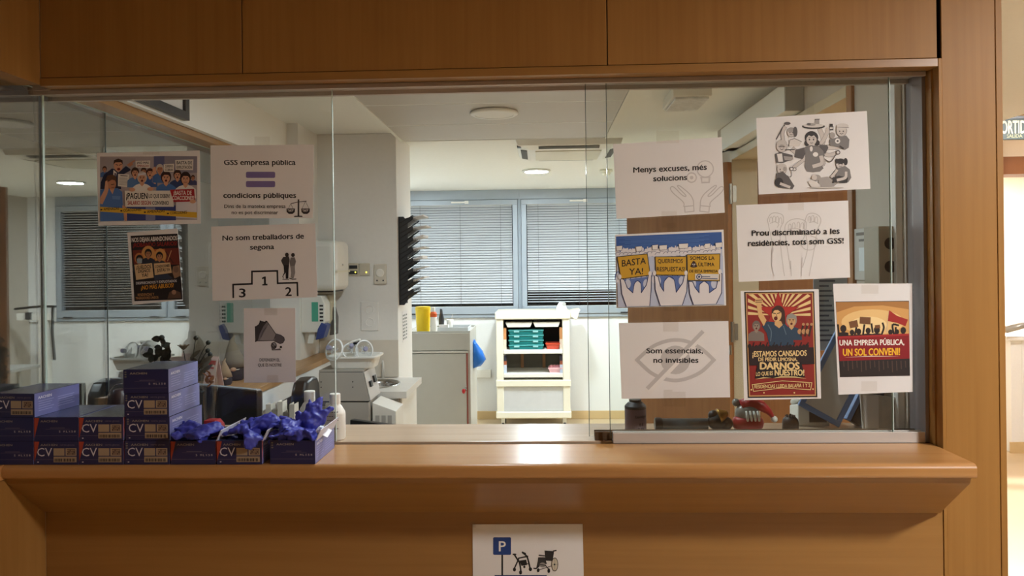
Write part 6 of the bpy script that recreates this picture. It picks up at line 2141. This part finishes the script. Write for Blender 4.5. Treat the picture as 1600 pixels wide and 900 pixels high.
q = at(702, 518, 5.7)
t = thing('plastic_cup', 'small white cup with a straw in the tray on the grey cabinet', 'cup', (q.x, 5.74, cz + 0.014))
MB().lathe([(0.022, 0), (0.027, 0.07), (0.025, 0.07), (0.020, 0.003)], 20).build('cup_body', WHITE_PL, t, smooth=True)
MB().tube([(0.0, 0, 0.004), (0.022, 0, 0.11)], 0.0025, 6).build('straw', WHITE_PL, t)
t = thing('steel_tray', 'shallow white tray on the grey cabinet holding a cup', 'tray', ((cX1 + cX0) / 2 + 0.10, 5.76, cz + 0.001))
mb = MB()
mb.box(-0.12, 0.115, -0.13, 0.13, 0, 0.004)
for a in ((-0.12, 0.115, -0.13, -0.126), (-0.12, 0.115, 0.126, 0.13), (-0.12, -0.116, -0.126, 0.126), (0.111, 0.115, -0.126, 0.126)):
    mb.box(*a, 0.004, 0.030)
mb.build('tray_body', mat('tray_pale', (206, 210, 212), 0.3), t)
# blue bag on the cabinet's side
q = at(735, 568, 5.8)
t = thing('blue_bag', 'bright blue plastic bag hanging on the side of the grey cabinet', 'bag', (cX1 + 0.002, 5.80, 0.88))
mb = MB()
vs, fs = [], []
prof = [(0.0, 0.13), (0.03, 0.10), (0.065, 0.04), (0.085, -0.02), (0.080, -0.05), (0.05, -0.075), (0.0, -0.09)]
for j, y in enumerate((-0.07, -0.04, 0.0, 0.04, 0.07)):
    s = (0.6, 0.95, 1.05, 0.9, 0.55)[j]
    for i, (x, z) in enumerate(prof):
        vs.append((x * s + 0.006 * math.sin(i * 2.1 + j), y, z * (0.8 + 0.2 * s) + 0.004 * math.sin(3 * i + j)))
    vs.append((0.0, y, -0.09))
    vs[-1] = (0.0, y, -0.088)
P_ = len(prof) + 1
for j in range(4):
    for i in range(P_):
        fs.append((j * P_ + i, j * P_ + (i + 1) % P_, (j + 1) * P_ + (i + 1) % P_, (j + 1) * P_ + i))
fs.append(list(range(P_)))
fs.append([4 * P_ + i for i in range(P_ - 1, -1, -1)])
mb.add(vs, fs).build('bag_body', mat('bag_blue', (20, 110, 206), 0.35, bump=0.3), t, smooth=True)
# pipe stub on the far wall
q = at(752, 582, 7.6)
struct(box('trim_10', (q.x - 0.08, q.x + 0.10, YB - 0.03, YB, q.z - 0.055, q.z + 0.03), WHITE_PL, bevel=0.004))

# ================================================================== MEDICINE CART
cY = 7.02
xa, xb = at(776, 600, cY).x, at(891, 600, cY).x
t = thing('medicine_cart', 'cream plastic medicine cart with open shelves and a grey lower door, under the window', 'cart', ((xa + xb) / 2, cY, 0))
hw = (xb - xa) / 2
Zp = lambda y: at(830, y, cY).z
CP = CREAM_PL
DEP = 0.46
ztop, zbot = Zp(497), Zp(652)
mb = MB()
for s in (-1, 1):
    x0 = -hw if s < 0 else hw - 0.068
    mb.box(x0, x0 + 0.068, 0, DEP, zbot, ztop - 0.0)
build_each(mb, 'side_post', CP, t, 0.008)
MB().box(-hw + 0.06, hw - 0.06, DEP - 0.02, DEP - 0.005, zbot + 0.05, ztop - 0.02).build('back_panel', mat('cart_back', (120, 116, 104), 0.6), t)
mb = MB()
mb.box(-hw - 0.008, hw + 0.008, -0.015, DEP, ztop - 0.012, ztop + 0.062)
mb.build('top', CP, t, bevel=0.012, seg=3)
MB().prism([(hw + 0.009, ztop + 0.005), (hw + 0.06, ztop - 0.025), (hw + 0.075, ztop - 0.025), (hw + 0.10, ztop + 0.055), (hw + 0.11, ztop + 0.072), (hw + 0.009, ztop + 0.055)], 'y', 0.05, DEP - 0.06).build('push_handle', CP, t, bevel=0.008)
zmid = Zp(594)
MB().box(-hw - 0.006, hw + 0.006, -0.012, DEP - 0.022, Zp(604), zmid).build('middle_band', CP, t, bevel=0.006)
MB().box(-hw - 0.008, hw + 0.008, -0.012, DEP - 0.022, zbot - 0.01, Zp(643)).build('base', CP, t, bevel=0.010)
MB().box(-hw + 0.05, hw - 0.05, 0.012, 0.030, Zp(642.5), Zp(605)).build('lower_door', mat('translucent_grey_door', (206, 208, 210), 0.4), t, bevel=0.004)
box('shade_sheet', (-hw + 0.0685, hw - 0.0685, DEP - 0.2, DEP - 0.19, Zp(551), ztop - 0.013), mat('cart_shadow', (34, 32, 30), 0.8), t)  # dark sheet stands in for shade inside the open shelf
for k, zq in enumerate((553, 590)):
    MB().box(-hw + 0.069, hw - 0.069, 0.004, DEP - 0.022, Zp(zq), Zp(zq - 6)).build('shelf', WHITE_PL, t, bevel=0.004)
for i in range(2):
    x0 = -hw + 0.085 + i * (hw * 2 - 0.17) / 2 + 0.004
    x1 = x0 + (hw * 2 - 0.17) / 2 - 0.008
    MB().prism([(x0 + .02, Zp(511.5)), (x1 - .02, Zp(511.5)), (x1, Zp(504)), (x0, Zp(504))], 'y', 0.02, 0.3).build('drawer_tray', WHITE_PL, t, bevel=0.003)
for s in (-1, 1):
    for (a, b, c) in ((513, 531, (214, 150, 96)), (531, 548, (232, 214, 196)), (557, 565, (58, 62, 84)), (565, 571, (170, 96, 66)), (571, 586, (196, 206, 226))):
        xx = s * (hw - 0.082)
        MB().box(min(xx - 0.013, xx + 0.013), xx + 0.013, 0.05, 0.11, Zp(b), Zp(a)).build('side_bin', mat('bin_%d' % c[0], c, 0.5), t)
mb = MB()
for x in (-0.13, 0.09):
    mb.box(x, x + 0.03, DEP - 0.05, DEP - 0.0205, Zp(586), Zp(557))
build_each(mb, 'back_strut', mat('strut_tan', (176, 128, 84), 0.5), t)
mb, mw = MB(), MB()
for s in (-1, 1):
    for y in (0.06, DEP - 0.07):
        x = s * (hw - 0.055)
        mb.box(x - 0.018, x + 0.018, y - 0.015, y + 0.015, 0.055, zbot - 0.0105)
        mw.lathe([(0.036, -0.012), (0.042, -0.008), (0.042, 0.008), (0.036, 0.012)], 20, None, Matrix.Translation((x, y, 0.042)) @ Matrix.Rotation(PI / 2, 4, 'Y'))
build_each(mb, 'caster_fork', WHITE_PL, t)
build_each(mw, 'caster_wheel', DARK_PL, t)
cx0 = (xa + xb) / 2
# teal boxes
zsh = Zp(547)
labs = ['teal lidded box at the bottom of the stack on the cart shelf', 'teal lidded box second from the bottom of the stack on the cart', 'teal lidded box third from the bottom of the stack on the cart', 'teal lidded box on top of the stack on the cart']
TEAL = mat('teal_box', (22, 118, 118), 0.35)
TEAL2 = mat('teal_dark', (34, 92, 88), 0.35)
hb = (Zp(515) - zsh - 0.004) / 4
protob = None
for k in range(4):
    if protob is None:
        o = protob = thing('pill_box', labs[0], 'box', (0, 0, 0), 0, 'teal boxes on the medicine cart')
        W2 = (at(849, 540, cY).x - at(795, 540, cY).x) / 2
        MB().prism([(-W2 * .95, 0), (W2 * .95, 0), (W2, hb * .66), (-W2, hb * .66)], 'y', 0, 0.2).build('tray_body', TEAL, o, bevel=0.003)
        MB().box(-W2 - .004, W2 + .004, -0.006, 0.204, hb * .67, hb * .97).build('lid', mat('teal_lid', (70, 156, 156), 0.25), o, bevel=0.003)
        for x in (-W2 * .55, W2 * .55):
            MB().box(x - 0.025, x + 0.025, -0.010, -0.0065, hb * .45, hb * .8).build('clip', mat('clip_pale', (150, 206, 206), 0.3), o)
    else:
        o = copy_tree(protob)
        o['label'] = labs[k]
    o.location = (at(822, 540, cY).x, cY + 0.045, zsh + 0.001 + k * hb)


def tub(name, label, px0, px1, y0, y1, z0, col, lid=None):
    a, b = at(px0, y1, cY).x, at(px1, y1, cY).x
    h = at(px0, y0, cY).z - at(px0, y1, cY).z
    t = thing(name, label, 'basket', ((a + b) / 2, cY + 0.05, z0 + 0.0005))
    w = (b - a) / 2
    mb = MB()
    vs = []
    for (rx, ry, z) in ((w * .82, .05, 0), (w, .065, h), (w * .94, .06, h), (w * .78, .045, 0.004)):
        vs += [(-rx, .065 - ry, z), (rx, .065 - ry, z), (rx, .065 + ry, z), (-rx, .065 + ry, z)]
    fs = [(3, 2, 1, 0), (12, 13, 14, 15)]
    for r in range(3):
        for i in range(4):
            j = (i + 1) % 4
            fs.append((r * 4 + i, r * 4 + j, r * 4 + 4 + j, r * 4 + 4 + i))
    mb.add(vs, fs).build('basket_body', col, t)
    MB().box(-w * 1.05, w * 1.05, -0.004, 0.0005, h - 0.012, h).build('rim', col, t)
    return t, h


tub('red_tray', 'orange-red open tray beside the teal boxes on the cart', 853, 875, 540, 550, zsh, mat('tray_red', (206, 74, 44), 0.4))
tb_, h_ = tub('pink_basket', 'pale pink basket on the lower cart shelf', 857, 881, 577, 585, Zp(584), mat('basket_pink', (236, 186, 190), 0.5))
mb = MB()
for k in range(4):
    mb.ball((-0.04 + 0.028 * k, 0.06, h_), 0.026, 0.03, 0.022, seg=10, rings=8)
o = mb.build('contents', mat('pink_contents', (216, 140, 150), 0.6), tb_, smooth=True)
q = at(878, 486, cY)
t = thing('tape_holder', 'white and grey dispenser standing on top of the medicine cart', 'dispenser', (q.x, cY + 0.15, ztop + 0.0625))
mb = MB()
mb.prism([(-0.055, 0), (0.055, 0), (0.05, 0.03), (0.02, 0.075), (-0.02, 0.08), (-0.045, 0.04)], 'y', -0.03, 0.03)
mb.build('holder_body', WHITE_PL, t, bevel=0.006)
MB().lathe([(0.018, -0.034), (0.018, 0.034)], 16, None, Matrix.Translation((0.025, 0, 0.06)) @ Matrix.Rotation(PI / 2, 4, 'X')).build('roll', GREY_PL, t)

# ================================================================== DEEP IN THE ROOM, MIRRORED IN THE SIDE GLASS
t = thing('weighing_scale', 'white column weighing scale with a black beam, reflected in the side glass', 'scale', (2.08, 7.2, 0))
MB().box(-0.20, 0.20, -0.30, 0.05, 0, 0.07).build('platform', GREY_PL, t, bevel=0.005)
MB().box(-0.05, 0.05, -0.02, 0.05, 0.07, 1.16).build('column', WHITE_PL, t, bevel=0.006)
MB().box(-0.10, 0.26, -0.03, 0.03, 1.10, 1.17).build('beam_housing', WHITE_PL, t, bevel=0.004)
MB().tube([(-0.14, -0.02, 1.235), (0.0, -0.02, 1.24), (0.28, -0.02, 1.215)], 0.012, 8).build('beam', BLACK_PL, t)
MB().box(0.10, 0.16, -0.045, -0.02, 1.11, 1.18).build('counterweight', DARK_PL, t)
MB().tube([(-0.11, -0.02, 1.23), (-0.10, -0.02, 0.98), (-0.12, -0.02, 0.70)], 0.014, 8).build('height_rod', BLACK_PL, t)
t = thing('wheeled_table', 'grey topped wheeled table beside the weighing scale', 'table', (2.16, 6.75, 0))
MB().box(-0.22, 0.33, -0.2, 0.2, 0.66, 0.69).build('table_top', GREY_PL, t, bevel=0.004)
mb = MB()
mb.box(-0.06, 0.0, -0.16, -0.10, 0.57, 0.6595)
mb.build('bracket', DARK_PL, t)
for x in (-0.15, 0.27):
    MB().tube([(x, 0, 0.02), (x, 0, 0.6595)], 0.02, 10).build('leg', GREY_PL, t)
MB().box(-0.16, 0.28, -0.12, 0.12, 0.36, 0.38).build('shelf', W_SILL, t)

# ================================================================== HALL BEYOND THE POST
a, b = at(1562, 186, 4.85), at(1640, 217, 4.85)
t = thing('exit_sign', 'dark green exit sign reading SORTIDA hanging in the hall beyond the post', 'sign', ((a.x + b.x) / 2, 4.85, b.z))
hw = (b.x - a.x) / 2 + 0.02
H = a.z - b.z
x_or = at(1573, 210, 4.85).x - (a.x + b.x) / 2
box('sign_plate', (-hw, hw, 0, 0.02, 0, H), mat('exit_green', (12, 38, 30), 0.5), t, bevel=0.002)
mb = MB()
vs, fs, w = text_mesh('SORTIDA', 0.03)
vo, fo_, wo = text_mesh('SO', 0.03)
vk, fk_, wk = text_mesh('S', 0.03)
k = 0.080 / 0.73
zz0 = H * 0.30
xs = x_or - 0.036 - (wk + 0.02) * k * 0.48
mb.add([(xs + x * k * 0.48, -0.0008 - 0.00004 * c, zz0 + y * k) for x, y, c in vs], fs, ink((214, 206, 176)))
mb.build('lettering', None, t, recalc=False)
mb = MB()
vs, fs, w = text_mesh('SALIDA', 0.02)
mb.add([(x_or + x * 0.030, -0.0008 - 0.00004 * c, 0.012 + y * 0.03) for x, y, c in vs], fs, ink((150, 150, 120)))
mb.build('lettering', None, t, recalc=False)
MB().box(-hw, hw, -0.002, 0.022, H, H + 0.018).build('top_rail', DARK_PL, t)
mb = MB()
for x in (-hw * .6, hw * .6):
    mb.tube([(x, 0.01, H + 0.018), (x, 0.01, 2.62 - b.z)], 0.003, 6)
build_each(mb, 'hanger', STEEL, t)
# handrail
a = at(1566, 512, 6.10)
t = thing('handrail', 'grey stair handrail over the white balustrade in the hall', 'handrail', (3.80, 6.10, 0.965))
mb = MB()
mb.tube([(-0.05, 0, 0.06), (0.10, 0, 0.10), (0.55, 0.02, 0.34), (1.6, 0.05, 0.90)], 0.028, 12)
mb.build('rail', mat('rail_grey', (168, 166, 160), 0.3, 0.4), t, smooth=True)
mb = MB()
mb.tube([(0.35, 0.1, 0.0), (0.40, 0.02, 0.26)], 0.012, 8)
mb.tube([(1.2, 0.1, 0.0), (1.2, 0.04, 0.68)], 0.012, 8)
build_each(mb, 'rail_bracket', STEEL, t)
q = at(1575, 506, 6.0)
t = thing('striped_bag', 'black and white striped cloth bag on the balustrade by the handrail', 'bag', (q.x + 0.035, 6.30, 1.051))
mb = MB()
SB, SW = mat('stripe_black', (28, 26, 26), 0.8), mat('stripe_white', (222, 216, 208), 0.8)
prof = [(0.005, -0.085), (0.045, -0.07), (0.070, -0.045), (0.080, -0.02), (0.078, 0.005), (0.066, 0.03), (0.045, 0.055), (0.015, 0.07)]
for i in range(len(prof) - 1):
    mb.lathe([prof[i], prof[i + 1]], 20, SB if i % 2 else SW, None, caps=False)
mb.build('bag_body', None, t, smooth=True)
MB().tube(bez((-0.02, 0, 0.06), (0.0, 0, 0.16), (0.03, 0, 0.06)), 0.006, 6).build('strap', SB, t)
